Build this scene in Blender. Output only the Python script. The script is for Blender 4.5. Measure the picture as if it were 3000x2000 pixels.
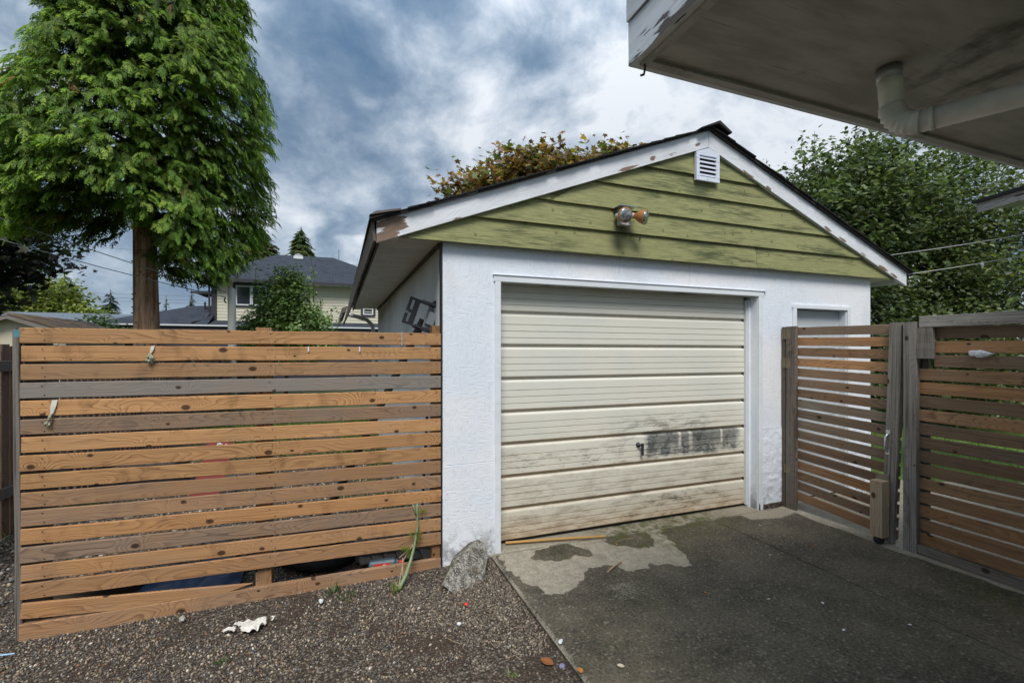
import bpy, bmesh, math, random
import numpy as np
from mathutils import Vector, Matrix, Euler

R = math.radians
random.seed(7)
rng = np.random.default_rng(7)
scene = bpy.context.scene
for o in list(bpy.data.objects):
    bpy.data.objects.remove(o)

# ------------------------------------------------------------------ camera
cam_data = bpy.data.cameras.new('camera')
cam = bpy.data.objects.new('camera', cam_data)
scene.collection.objects.link(cam)
cam.location = (0.0, 0.0, 1.55)
cam.rotation_euler = (R(90), 0, R(-20.8))
cam_data.sensor_width = 36.0
cam_data.lens = 16.1
cam_data.shift_y = 0.009
cam_data.clip_start = 0.05
cam_data.clip_end = 2000
scene.camera = cam

# ------------------------------------------------------------------ node helpers
class G:
    """tiny node-graph builder"""
    def __init__(self, tree):
        self.t = tree
        tree.nodes.clear()
    def n(self, typ, ins=None, **props):
        nd = self.t.nodes.new(typ)
        for k, v in props.items():
            setattr(nd, k, v)
        for k, v in (ins or {}).items():
            self.set(nd.inputs[k], v)
        return nd
    def set(self, sock, v):
        if isinstance(v, bpy.types.NodeSocket):
            self.t.links.new(v, sock)
        elif isinstance(v, (tuple, list)):
            if len(v) == 3 and sock.type == 'RGBA':
                v = (*v, 1)
            sock.default_value = v
        else:
            if sock.type == 'VECTOR':
                v = (v, v, v)
            if sock.type == 'RGBA':
                v = (v, v, v, 1)
            sock.default_value = v
    def m(self, op, a, b=None, c=None, clamp=False):
        ins = {0: a}
        if b is not None: ins[1] = b
        if c is not None: ins[2] = c
        return self.n('ShaderNodeMath', ins, operation=op, use_clamp=clamp).outputs[0]
    def add(self, a, b): return self.m('ADD', a, b)
    def sub(self, a, b): return self.m('SUBTRACT', a, b)
    def mul(self, a, b): return self.m('MULTIPLY', a, b)
    def vm(self, op, a, b=None):
        ins = {0: a}
        if b is not None: ins[1] = b
        nd = self.n('ShaderNodeVectorMath', ins, operation=op)
        return nd.outputs['Value'] if op in ('LENGTH', 'DOT_PRODUCT', 'DISTANCE') else nd.outputs[0]
    def mix(self, f, a, b, blend='MIX'):
        nd = self.n('ShaderNodeMix', data_type='RGBA', blend_type=blend)
        nd.clamp_factor = True
        self.set(nd.inputs[0], f); self.set(nd.inputs[6], a); self.set(nd.inputs[7], b)
        return nd.outputs[2]
    def ss(self, x, lo, hi, a=0.0, b=1.0):
        nd = self.n('ShaderNodeMapRange', {0: x, 1: lo, 2: hi, 3: a, 4: b}, interpolation_type='SMOOTHSTEP')
        return nd.outputs[0]
    def lin(self, x, lo, hi, a=0.0, b=1.0):
        return self.n('ShaderNodeMapRange', {0: x, 1: lo, 2: hi, 3: a, 4: b}).outputs[0]
    def noise(self, vec, scale=1.0, detail=2.0, rough=0.5, dist=0.0, dim='3D'):
        return self.n('ShaderNodeTexNoise', {'Vector': vec, 'Scale': scale, 'Detail': detail, 'Roughness': rough, 'Distortion': dist}, noise_dimensions=dim).outputs[0]
    def noisec(self, vec, scale=1.0, detail=2.0, rough=0.5):
        return self.n('ShaderNodeTexNoise', {'Vector': vec, 'Scale': scale, 'Detail': detail, 'Roughness': rough}).outputs[1]
    def sep(self, v):
        return self.n('ShaderNodeSeparateXYZ', {0: v}).outputs
    def comb(self, x, y, z):
        return self.n('ShaderNodeCombineXYZ', {0: x, 1: y, 2: z}).outputs[0]
    def map(self, v, scale=(1, 1, 1), loc=(0, 0, 0), rot=(0, 0, 0)):
        return self.n('ShaderNodeMapping', {'Vector': v, 'Scale': scale, 'Location': loc, 'Rotation': rot}).outputs[0]
    def ramp(self, f, stops, interp='LINEAR'):
        nd = self.n('ShaderNodeValToRGB', {0: f})
        cr = nd.color_ramp
        cr.interpolation = interp
        while len(cr.elements) < len(stops):
            cr.elements.new(0.5)
        for e, (p, c) in zip(cr.elements, stops):
            e.position = p
            e.color = (*c, 1) if len(c) == 3 else c
        return nd.outputs[0]
    def bump(self, h, strength=0.3, dist=0.01, normal=None):
        ins = {'Height': h, 'Strength': strength, 'Distance': dist}
        if normal is not None: ins['Normal'] = normal
        return self.n('ShaderNodeBump', ins).outputs[0]

# ------------------------------------------------------------------ world: overcast sky
SUN_EL, SUN_AZ = R(52), R(200)      # azimuth measured from +Y clockwise: light comes from behind-left of the camera
world = bpy.data.worlds.new('World')
scene.world = world
world.use_nodes = True
g = G(world.node_tree)
sky = g.n('ShaderNodeTexSky', sky_type='NISHITA', sun_disc=False, sun_elevation=SUN_EL, sun_rotation=SUN_AZ,
          altitude=50.0, air_density=1.0, dust_density=1.0, ozone_density=1.5)
d = g.n('ShaderNodeTexCoord').outputs['Generated']
dn = g.vm('NORMALIZE', d)
dx, dy, dz = g.sep(dn)[0:3]
qd = g.vm('MULTIPLY', dn, (1.0, 1.0, 1.35))
warp = g.noisec(g.map(qd, loc=(2.0, 7.0, 1.0)), 3.0, 3.0, 0.5)
wv = g.vm('SUBTRACT', warp, (0.5, 0.5, 0.5))
qw = g.vm('ADD', qd, g.vm('MULTIPLY', wv, (0.16, 0.16, 0.16)))
big = g.noise(g.map(qw, loc=(3.1, 1.7, 0.4)), 2.6, 2.0, 0.5)
fine = g.noise(g.map(qw, loc=(0.4, 5.2, 2.0)), 7.5, 8.0, 0.62)
puff = g.m('ABSOLUTE', g.sub(g.noise(g.map(qw, loc=(6.0, 0.5, 3.0)), 4.4, 1.0, 0.4), 0.5))
dens = g.add(g.add(g.mul(big, 0.38), g.mul(fine, 0.50)), g.mul(g.sub(0.22, puff), 0.5))
dens = g.add(0.5, g.mul(g.sub(dens, 0.5), 1.7))
dw = g.vm('ADD', dn, g.vm('MULTIPLY', wv, (0.16, 0.16, 0.14)))
def blob(x, y, z, r0, r1, amt):
    dd = g.vm('DOT_PRODUCT', dw, (x, y, z))
    return g.ss(dd, math.cos(r1), math.cos(r0), 0.0, amt)
dens = g.add(dens, blob(0.72, 0.58, 0.38, 0.10, 0.80, 0.10))       # thin bright cloud towards the right
dens = g.sub(dens, blob(0.03, 0.952, 0.305, 0.0, 0.17, 0.17))    # blue-dark cloud bank left of the gable
dens = g.sub(dens, blob(0.06, 0.83, 0.555, 0.03, 0.24, 0.12))
dens = g.sub(dens, blob(-0.42, 0.89, 0.17, 0.02, 0.16, 0.08))
dens = g.add(dens, blob(-0.075, 0.955, 0.25, 0.0, 0.10, 0.12))
dens = g.add(dens, blob(-0.07, 0.89, 0.45, 0.0, 0.12, 0.08))
dens = g.add(dens, blob(0.07, 0.91, 0.41, 0.0, 0.12, 0.12))
col = g.ramp(dens, [(0.20, (0.10, 0.17, 0.27)), (0.37, (0.19, 0.265, 0.36)), (0.48, (0.32, 0.40, 0.49)), (0.59, (0.53, 0.60, 0.68)), (0.76, (0.92, 0.95, 0.98))])
col = g.vm('MULTIPLY', col, (6.9, 6.9, 6.9))
col = g.mix(0.15, col, g.mix(0.5, sky.outputs[0], (1.6, 3.2, 5.8)))
hz = g.ss(dz, 0.0, 0.13, 1.0, 0.0)
col = g.mix(g.mul(hz, 0.65), col, (4.8, 5.6, 6.5))
# an overcast dome is brighter overhead than at the horizon
lum = g.add(0.86, g.mul(g.ss(dz, 0.35, 1.0), 0.75))
col = g.vm('SCALE', col, None)
col.node.inputs['Scale'].default_value = 1.0
g.t.links.new(lum, col.node.inputs['Scale'])
bg = g.n('ShaderNodeBackground', {'Color': col, 'Strength': 0.075})
g.n('ShaderNodeOutputWorld', {'Surface': bg.outputs[0]})

# ------------------------------------------------------------------ sun through cloud
sun_d = bpy.data.lights.new('sun', 'SUN')
sun_d.energy = 1.5
sun_d.angle = R(24)
sun_d.color = (1.0, 0.96, 0.9)
sun = bpy.data.objects.new('sun', sun_d)
scene.collection.objects.link(sun)
sdir = Vector((math.sin(SUN_AZ) * math.cos(SUN_EL), math.cos(SUN_AZ) * math.cos(SUN_EL), math.sin(SUN_EL)))
sun.rotation_euler = sdir.to_track_quat('Z', 'Y').to_euler()
sun.location = (0, -5, 12)

vs = scene.view_settings
vs.view_transform = 'Standard'
vs.look = 'None'
vs.gamma = 1.0
vs.exposure = 1.12
vs.use_curve_mapping = False
scene.cycles.use_denoising = True
scene.cycles.adaptive_threshold = 0.02
scene.cycles.max_bounces = 4
scene.cycles.diffuse_bounces = 3
scene.cycles.glossy_bounces = 2
scene.cycles.transmission_bounces = 2
scene.cycles.caustics_reflective = False
world.cycles.sampling_method = 'MANUAL'
world.cycles.sample_map_resolution = 512
scene.cycles.transparent_max_bounces = 6

# ------------------------------------------------------------------ materials
def new_mat(name):
    m = bpy.data.materials.new(name)
    m.use_nodes = True
    return m, G(m.node_tree)

def finish(g, col, rough=0.7, normal=None, metal=0.0, spec=0.4, **kw):
    ins = {'Base Color': col, 'Roughness': rough, 'Metallic': metal, 'Specular IOR Level': spec}
    if normal is not None: ins['Normal'] = normal
    ins.update(kw)
    p = g.n('ShaderNodeBsdfPrincipled', ins)
    g.n('ShaderNodeOutputMaterial', {'Surface': p.outputs[0]})
    return p

def simple(name, col, rough=0.6, metal=0.0, var=0.12, scale=30.0, bump=0.1, spec=0.4):
    m, g = new_mat(name)
    oc = g.n('ShaderNodeTexCoord').outputs['Object']
    f = g.noise(oc, scale, 4.0, 0.6)
    f2 = g.noise(oc, scale * 0.2, 3.0, 0.6)
    k = g.add(1.0 - var, g.mul(g.add(f, f2), var))
    c = g.mix(1.0, col, g.comb(k, k, k), 'MULTIPLY')
    finish(g, c, g.lin(f, 0, 1, max(0.05, rough - 0.1), min(1, rough + 0.1)), g.bump(f, bump, 0.004), metal, spec)
    return m

def wood(name, light, dark, gray, knotc=(0.035, 0.016, 0.008), rings=18.0, gray_bias=0.0, rough=0.72, weather=0.5, streak=0.25):
    """board grain running along local X, face height along local Z; per-object 'tone' (greying) and 'shade'"""
    m, g = new_mat(name)
    oc = g.n('ShaderNodeTexCoord').outputs['Object']
    rnd = g.n('ShaderNodeObjectInfo').outputs['Random']
    tone = g.n('ShaderNodeAttribute', attribute_type='OBJECT', attribute_name='tone').outputs['Fac']
    shade = g.n('ShaderNodeAttribute', attribute_type='OBJECT', attribute_name='shade').outputs['Fac']
    x, y, z = g.sep(oc)[0:3]
    xo = g.add(x, g.mul(rnd, 173.0))
    zo = g.add(z, g.mul(rnd, 31.0))
    yy = g.add(g.mul(y, 6.0), g.mul(rnd, 57.0))
    n1 = g.noise(g.comb(g.mul(xo, 1.7), yy, g.mul(zo, 8.0)), 1.0, 1.2, 0.4)
    wob = g.noise(g.comb(g.mul(xo, 9.0), yy, g.mul(zo, 30.0)), 1.0, 2.0, 0.5)
    kv = g.n('ShaderNodeTexVoronoi', {'Vector': g.comb(g.mul(xo, 0.68), zo, 0.0), 'Scale': 5.2, 'Randomness': 1.0}, voronoi_dimensions='2D', feature='F1')
    kd = g.add(kv.outputs['Distance'], g.mul(g.sub(wob, 0.5), 0.03))
    ksz = g.sep(kv.outputs['Color'])[0]
    kr = g.add(0.028, g.mul(g.mul(ksz, ksz), 0.085))
    k2 = g.m('DIVIDE', kd, g.mul(kr, 3.0))
    kb = g.m('EXPONENT', g.mul(g.mul(k2, k2), -1.0))
    h = g.add(g.add(n1, g.mul(kb, g.add(0.12, g.mul(ksz, 0.25)))), g.add(g.mul(zo, 2.2), g.mul(wob, 0.035)))
    pat0 = g.noise(g.comb(g.mul(xo, 3.0), yy, g.mul(zo, 22.0)), 1.0, 2.0, 0.5)
    ph = g.m('FRACT', g.mul(h, rings))
    ring = g.m('POWER', ph, 3.0)
    ring = g.mul(g.mul(ring, g.ss(ph, 0.90, 1.0, 1.0, 0.0)), g.mul(g.lin(pat0, 0.3, 0.7, 0.4, 1.25), g.lin(g.m('FRACT', g.mul(rnd, 7.31)), 0.0, 1.0, 0.4, 1.0)))
    fi = g.noise(g.comb(g.mul(xo, 7.0), g.mul(yy, 3.0), g.mul(zo, 320.0)), 1.0, 3.0, 0.6)
    fi2 = g.noise(g.comb(g.mul(xo, 2.0), g.mul(yy, 3.0), g.mul(zo, 90.0)), 1.0, 2.0, 0.5)
    pat = g.noise(g.comb(g.mul(xo, 2.2), yy, g.mul(zo, 6.0)), 1.0, 3.0, 0.55)
    c = g.mix(g.m('ADD', g.mul(ring, 1.0), g.mul(g.sub(fi, 0.40), 0.65), clamp=True), light, dark)
    c = g.mix(g.ss(fi2, 0.52, 0.75, 0.0, 0.35), c, dark)
    hue = g.m('FRACT', g.mul(rnd, 3.77))
    c = g.mix(g.mul(hue, 0.35), c, g.mix(1.0, c, (1.05, 0.80, 0.62), 'MULTIPLY'))
    stn = g.noise(g.comb(g.mul(xo, 5.0), yy, g.mul(zo, 3.0)), 1.0, 5.0, 0.65)
    c = g.mix(g.ss(stn, 0.54, 0.72, 0.0, 0.55), c, g.mix(1.0, c, (0.45, 0.40, 0.38), 'MULTIPLY'))
    gm = g.m('ADD', g.add(tone, gray_bias), g.mul(g.sub(pat, 0.5), weather * 1.6), clamp=True)
    gv = g.mix(g.add(g.mul(ring, 0.6), g.mul(fi, 0.45)), gray, tuple(v * 0.38 for v in gray))
    c = g.mix(gm, c, gv)
    fs = g.noise(g.comb(g.mul(xo, 1.3), g.mul(yy, 2.0), g.mul(zo, 140.0)), 1.0, 4.0, 0.7)
    c = g.mix(g.ss(fs, 0.46, 0.66, 0.0, streak), c, g.mix(1.0, c, (0.30, 0.28, 0.26), 'MULTIPLY'))
    km = g.m('MULTIPLY', g.ss(g.m('DIVIDE', kd, kr), 0.55, 1.05, 1.0, 0.0), g.ss(ksz, 0.25, 0.4))
    c = g.mix(g.mul(km, 0.9), c, knotc)
    c = g.mix(1.0, c, g.comb(shade, shade, shade), 'MULTIPLY')
    bh = g.add(g.add(g.mul(ring, -0.5), g.mul(fi, 0.6)), g.mul(km, -0.6))
    finish(g, c, rough, g.bump(bh, 0.35, 0.004), spec=0.25)
    return m

M = {}
M['fence'] = wood('fence_wood', (0.50, 0.285, 0.130), (0.140, 0.062, 0.026), (0.30, 0.262, 0.23))
M['gatewood'] = wood('gate_wood', (0.285, 0.158, 0.074), (0.080, 0.040, 0.020), (0.21, 0.178, 0.142), streak=0.5)
M['greywood'] = wood('grey_wood', (0.24, 0.20, 0.165), (0.09, 0.068, 0.05), (0.33, 0.31, 0.285), gray_bias=0.45, rings=22.0, streak=0.95)
M['picket'] = wood('picket_wood', (0.20, 0.115, 0.075), (0.08, 0.04, 0.025), (0.17, 0.14, 0.12), weather=0.4)
M['newwood'] = wood('pale_wood', (0.42, 0.31, 0.19), (0.2, 0.12, 0.06), (0.34, 0.31, 0.26), weather=0.5)
M['oldwood'] = wood('old_dark_wood', (0.13, 0.10, 0.075), (0.05, 0.036, 0.026), (0.16, 0.15, 0.135), gray_bias=0.3)

# peeling white paint over bare timber; grain along local X
def painted_wood(name, paint, bare, peel, streak=1.0, dirt=0.3, mould=0.0):
    m, g = new_mat(name)
    oc = g.n('ShaderNodeTexCoord').outputs['Object']
    rnd = g.n('ShaderNodeObjectInfo').outputs['Random']
    off = g.comb(g.mul(rnd, 31.0), g.mul(rnd, 17.0), g.mul(rnd, 53.0))
    v = g.vm('ADD', oc, off)
    a = g.noise(g.map(v, scale=(2.2, 9, 9)), 1.0, 4.0, 0.6)
    b = g.noise(g.map(v, scale=(9, 60, 60)), 1.0, 4.0, 0.65)
    s = g.noise(g.map(v, scale=(5, 160, 160)), 1.0, 3.0, 0.6)
    pm = g.add(g.mul(a, 0.7), g.mul(b, 0.3))
    pe = g.n('ShaderNodeAttribute', attribute_type='GEOMETRY', attribute_name='peel').outputs['Fac']
    pk = g.ss(g.add(pm, g.mul(pe, 0.62)), peel, peel + 0.025)
    grain = g.ss(s, 0.60, 0.72, 0.0, 0.5 * streak)
    c = g.mix(grain, paint, tuple(x * 0.55 for x in paint))
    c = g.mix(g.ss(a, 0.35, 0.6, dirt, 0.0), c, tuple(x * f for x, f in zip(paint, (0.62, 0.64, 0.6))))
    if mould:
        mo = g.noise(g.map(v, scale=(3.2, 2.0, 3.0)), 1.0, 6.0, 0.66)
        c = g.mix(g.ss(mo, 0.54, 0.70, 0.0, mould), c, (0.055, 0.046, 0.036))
    c = g.mix(pk, c, g.mix(s, bare, tuple(x * 0.4 for x in bare)))
    finish(g, c, 0.6, g.bump(g.add(g.mul(pk, -1.0), g.mul(s, 0.4)), 0.4, 0.003))
    return m
M['fascia'] = painted_wood('peeling_white_paint', (0.72, 0.74, 0.78), (0.30, 0.20, 0.14), 0.70)
M['trim'] = painted_wood('white_trim_paint', (0.74, 0.78, 0.82), (0.28, 0.2, 0.15), 0.76, 0.5, 0.2)
M['neareave'] = painted_wood('weathered_white_eave_paint', (0.62, 0.65, 0.70), (0.13, 0.11, 0.095), 0.685, 1.8, 0.5)
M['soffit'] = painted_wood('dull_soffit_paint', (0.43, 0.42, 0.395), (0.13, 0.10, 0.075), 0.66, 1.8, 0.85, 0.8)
M['gsoffit'] = painted_wood('garage_soffit_paint', (0.80, 0.77, 0.71), (0.2, 0.16, 0.12), 0.74, 1.0, 0.4)

# white painted strand-board / rough stucco wall
def wallmat(name, base, flake=1.0, rough_stucco=0.0):
    m, g = new_mat(name)
    pos = g.n('ShaderNodeNewGeometry').outputs['Position']
    x, y, z = g.sep(pos)[0:3]
    cells = g.n('ShaderNodeTexVoronoi', {'Vector': g.map(pos, scale=(1, 1, 1)), 'Scale': 13.0}, feature='F1').outputs['Color']
    ca, cb, cc = g.sep(cells)[0:3]
    wv = g.vm('ADD', pos, g.vm('MULTIPLY', g.vm('SUBTRACT', cells, (0.5, 0.5, 0.5)), (0.3, 0.3, 0.3)))
    st1 = g.noise(g.map(wv, scale=(16, 16, 85)), 1.0, 3.0, 0.65)
    st2 = g.noise(g.map(wv, scale=(85, 85, 16)), 1.0, 3.0, 0.65)
    fl = g.n('ShaderNodeMix', data_type='FLOAT')
    g.set(fl.inputs[0], g.ss(ca, 0.45, 0.55)); g.set(fl.inputs[2], st1); g.set(fl.inputs[3], st2)
    flake_h = fl.outputs[0]
    med = g.noise(pos, 22.0, 5.0, 0.6, 0.6)
    lowf = g.noise(pos, 1.4, 3.0, 0.5)
    spk = g.noise(pos, 42.0, 3.0, 0.55)
    c = g.mix(g.ss(lowf, 0.35, 0.65), base, tuple(b * f for b, f in zip(base, (0.90, 0.945, 1.0))))
    pt = g.noise(g.map(pos, scale=(3.0, 3.0, 1.2)), 1.0, 6.0, 0.62)
    c = g.mix(g.ss(pt, 0.54, 0.74, 0.0, 0.22), c, (0.50, 0.52, 0.54))
    rn = g.noise(g.map(pos, scale=(16, 16, 0.9)), 1.0, 4.0, 0.6)
    c = g.mix(g.ss(rn, 0.60, 0.78, 0.0, 0.16), c, (0.42, 0.43, 0.42))
    c = g.mix(g.ss(flake_h, 0.52, 0.68, 0.0, 0.13 * flake), c, (0.34, 0.37, 0.42))
    low = g.ss(z, 0.05, 1.1, 1.0, 0.0)
    c = g.mix(g.mul(g.ss(spk, 0.66, 0.74), g.add(0.15, g.mul(low, 0.55))), c, (0.10, 0.10, 0.11))
    grime = g.mul(g.ss(z, -0.05, 0.30, 1.0, 0.0), g.ss(g.noise(pos, 9.0, 5.0, 0.7), 0.42, 0.58))
    c = g.mix(g.mul(grime, 0.8), c, (0.10, 0.095, 0.075))
    hgt = g.add(g.mul(flake_h, 0.8 * flake), g.mul(med, 0.5 + 2.0 * rough_stucco))
    finish(g, c, 0.62, g.bump(hgt, 0.45 + 0.4 * rough_stucco, 0.008 + 0.02 * rough_stucco))
    return m
M['wall'] = wallmat('white_strandboard_wall', (0.84, 0.855, 0.89), 1.5)
M['stucco'] = wallmat('rough_white_stucco', (0.86, 0.88, 0.92), 0.5, 0.30)

def sidewall():
    m, g = new_mat('side_wall_grey_white')
    pos = g.n('ShaderNodeNewGeometry').outputs['Position']
    st = g.noise(g.map(pos, scale=(8, 30, 2.0)), 1.0, 5.0, 0.65)
    bl = g.noise(pos, 1.2, 3.0, 0.5)
    c = g.mix(g.ss(st, 0.35, 0.72), (0.78, 0.79, 0.77), (0.58, 0.60, 0.58))
    c = g.mix(g.ss(bl, 0.4, 0.7, 0.0, 0.5), c, (0.40, 0.41, 0.39))
    finish(g, c, 0.75, g.bump(st, 0.25, 0.004))
    return m
M['sidewall'] = sidewall()

def greenmat():
    m, g = new_mat('green_mildewed_siding')
    oc = g.n('ShaderNodeTexCoord').outputs['Object']
    pos = g.n('ShaderNodeNewGeometry').outputs['Position']
    rnd = g.n('ShaderNodeObjectInfo').outputs['Random']
    v = g.vm('ADD', oc, g.comb(g.mul(rnd, 41.0), 0.0, g.mul(rnd, 19.0)))
    x, y, z = g.sep(pos)[0:3]
    gr = g.noise(g.map(v, scale=(6, 20, 130)), 1.0, 4.0, 0.65)
    wv = g.noise(g.map(v, scale=(2.5, 5, 12)), 1.0, 1.0, 0.4)
    cath = g.m('FRACT', g.mul(g.add(wv, g.mul(g.sep(v)[2], 2.5)), 12.0))
    mil = g.noise(g.map(v, scale=(1.3, 3, 11.0)), 1.0, 7.0, 0.66)
    mil2 = g.noise(g.map(pos, scale=(0.9, 1, 2.2)), 1.0, 2.0, 0.5)
    c = g.mix(g.ss(gr, 0.35, 0.7), (0.310, 0.308, 0.138), (0.205, 0.210, 0.094))
    c = g.mix(g.mul(g.ss(cath, 0.7, 0.95), 0.22), c, (0.13, 0.14, 0.05))
    mm = g.mul(g.ss(g.add(g.add(g.mul(mil, 0.60), g.mul(mil2, 0.25)), g.mul(gr, 0.24)), 0.53, 0.68), 0.9)
    c = g.mix(mm, c, (0.058, 0.072, 0.034))
    # ragged dark blotch below the twin lamp
    dv = g.vm('MULTIPLY', g.vm('SUBTRACT', pos, (2.23, 3.27, 2.50)), (5.0, 0.0, 5.2))
    lamp_blot = g.ss(g.add(g.vm('LENGTH', dv), g.add(g.mul(g.sub(mil, 0.5), 1.6), g.mul(g.sub(gr, 0.5), 1.2))), 0.1, 0.9, 0.65, 0.0)
    c = g.mix(lamp_blot, c, (0.035, 0.045, 0.022))
    kv = g.n('ShaderNodeTexVoronoi', {'Vector': g.comb(g.sep(v)[0], g.sep(v)[2], 0.0), 'Scale': 3.6}, voronoi_dimensions='2D').outputs['Distance']
    kn = g.ss(kv, 0.035, 0.06, 1.0, 0.0)
    c = g.mix(g.mul(kn, 0.55), c, (0.09, 0.08, 0.035))
    finish(g, c, 0.7, g.bump(g.add(g.mul(gr, 0.8), g.mul(kn, -0.5)), 0.45, 0.004), spec=0.25)
    return m
M['green'] = greenmat()

def doormat():
    m, g = new_mat('cream_door_enamel')
    pos = g.n('ShaderNodeNewGeometry').outputs['Position']
    x, y, z = g.sep(pos)[0:3]
    lf = g.noise(pos, 2.0, 3.0, 0.5)
    drt = g.noise(g.map(pos, scale=(6, 6, 22)), 1.0, 6.0, 0.7)
    drt2 = g.noise(g.map(pos, scale=(26, 26, 60)), 1.0, 5.0, 0.75)
    blot = g.noise(g.map(pos, scale=(7, 7, 5)), 1.0, 3.0, 0.6)
    c = g.mix(g.ss(lf, 0.35, 0.65), (0.74, 0.72, 0.63), (0.70, 0.70, 0.63))
    # rust creep towards the foot of the door and along each section joint
    zz = g.sub(z, 0.035)
    zf = g.m('FRACT', g.m('DIVIDE', zz, 0.2615))
    rust = g.mul(g.ss(z, 0.05, 1.5, 1.0, 0.1), g.m('MAXIMUM', g.ss(zf, 0.82, 0.97, 0.0, 1.0), g.mul(g.ss(z, 0.03, 0.26, 0.85, 0.0), g.ss(drt, 0.25, 0.6))))
    c = g.mix(rust, c, (0.50, 0.29, 0.13))
    # worn black paint patch beside the handle
    xj = g.add(x, g.mul(g.sub(drt2, 0.5), 0.16))
    px = g.mul(g.ss(xj, 2.57, 2.65), g.ss(g.add(x, g.mul(g.sub(blot, 0.5), 0.25)), 3.66, 3.74, 1.0, 0.0))
    zj = g.add(z, g.mul(g.sub(blot, 0.5), 0.10))
    pz = g.mul(g.ss(zj, 0.555, 0.60), g.ss(z, 0.785, 0.80, 1.0, 0.0))
    bars = g.m('MAXIMUM', g.m('MAXIMUM', g.ss(g.m('ABSOLUTE', g.sub(x, 2.995)), 0.008, 0.022, 0.7, 0.0), g.ss(g.m('ABSOLUTE', g.sub(x, 3.12)), 0.012, 0.03, 0.6, 0.0)), g.ss(g.m('ABSOLUTE', g.sub(x, 3.50)), 0.006, 0.018, 0.7, 0.0))
    worn = g.ss(g.add(g.mul(blot, 0.5), g.mul(drt2, 0.5)), 0.40, 0.58, 0.45, 1.0)
    lowz = g.ss(z, 0.60, 0.70, 0.0, 1.0)
    pm = g.mul(g.mul(px, pz), g.mul(g.sub(1.0, g.mul(bars, lowz)), g.m('MAXIMUM', worn, g.mul(lowz, 0.8))))
    c = g.mix(g.mul(pm, 0.92), c, (0.038, 0.050, 0.058))
    # black scuffs over the lower sections
    band1 = g.mul(g.ss(z, 0.60, 0.80, 1.0, 0.0), g.ss(z, 0.52, 0.60))
    band2 = g.ss(z, 0.16, 0.36, 1.0, 0.0)
    nearx = g.ss(g.m('ABSOLUTE', g.sub(x, 2.85)), 0.1, 0.9, 1.0, 0.25)
    sc = g.mul(g.ss(g.add(g.mul(drt, 0.55), g.mul(drt2, 0.45)), 0.515, 0.60), g.m('MAXIMUM', g.mul(band1, 0.7), g.mul(band2, nearx)))
    halo = g.mul(g.mul(g.ss(g.m('ABSOLUTE', g.sub(x, 2.85)), 0.2, 0.8, 1.0, 0.0), g.ss(g.m('ABSOLUTE', g.sub(z, 0.80)), 0.05, 0.22, 1.0, 0.0)), g.ss(drt, 0.45, 0.62))
    c = g.mix(g.m('MAXIMUM', g.mul(sc, 0.85), g.mul(halo, 0.6)), c, (0.05, 0.052, 0.05))
    c = g.mix(g.mul(g.mul(g.ss(z, 0.1, 1.25, 0.55, 0.0), g.ss(lf, 0.2, 0.7, 0.5, 1.0)), g.sub(1.0, g.m('MAXIMUM', pm, sc))), c, (0.60, 0.52, 0.38))
    dust = g.mul(g.ss(z, 0.1, 1.2, 0.50, 0.0), g.ss(drt, 0.44, 0.64))
    c = g.mix(g.mul(dust, g.sub(1.0, pm)), c, (0.30, 0.25, 0.18))
    finish(g, c, g.lin(drt, 0, 1, 0.35, 0.6), g.bump(drt2, 0.06, 0.002))
    return m
M['door'] = doormat()

def concrete():
    m, g = new_mat('wet_stained_concrete')
    pos = g.n('ShaderNodeNewGeometry').outputs['Position']
    dry = g.n('ShaderNodeAttribute', attribute_name='dry').outputs['Fac']
    moss = g.n('ShaderNodeAttribute', attribute_name='moss').outputs['Fac']
    n1 = g.noise(pos, 2.6, 8.0, 0.66)
    n2 = g.noise(pos, 15.0, 7.0, 0.74)
    n3 = g.noise(pos, 62.0, 4.0, 0.75)
    agg = g.n('ShaderNodeTexVoronoi', {'Vector': pos, 'Scale': 75.0}).outputs['Color']
    av = g.sep(agg)[0]
    wet = g.mix(g.ss(n1, 0.3, 0.72), (0.036, 0.033, 0.027), (0.155, 0.130, 0.096))
    wet = g.mix(g.ss(n2, 0.38, 0.75, 0.0, 0.6), wet, (0.150, 0.128, 0.096))
    wet = g.mix(g.ss(n3, 0.48, 0.66, 0.0, 0.7), wet, (0.185, 0.162, 0.125))
    wet = g.mix(g.ss(n3, 0.50, 0.36, 0.0, 0.6), wet, (0.018, 0.017, 0.014))
    wet = g.mix(g.ss(av, 0.90, 1.0, 0.0, 0.7), wet, (0.25, 0.225, 0.18))
    dr = g.mix(g.ss(n2, 0.3, 0.7), (0.44, 0.40, 0.315), (0.28, 0.25, 0.195))
    dr = g.mix(g.ss(n3, 0.50, 0.66, 0.0, 0.75), dr, (0.15, 0.135, 0.105))
    grit = g.add(g.mul(g.sub(n2, 0.5), 0.5), g.mul(g.sub(n3, 0.5), 0.6))
    dm = g.ss(g.add(dry, grit), 0.36, 0.66)
    c = g.mix(dm, wet, dr)
    mm = g.mul(g.m('MULTIPLY', moss, g.ss(g.noise(pos, 11.0, 5.0, 0.7), 0.36, 0.62), clamp=True), 0.9)
    c = g.mix(mm, c, g.mix(n2, (0.045, 0.050, 0.014), (0.11, 0.115, 0.035)))
    jn = g.n('ShaderNodeAttribute', attribute_name='joint').outputs['Fac']
    c = g.mix(g.mul(jn, 0.85), c, (0.014, 0.012, 0.010))
    rough = g.add(g.mul(dm, 0.15), g.lin(n1, 0.3, 0.7, 0.62, 0.85))
    finish(g, c, rough, g.bump(g.add(g.mul(n3, 0.9), g.mul(n2, 0.6)), 0.7, 0.008), spec=0.18)
    return m
M['concrete'] = concrete()

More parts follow.
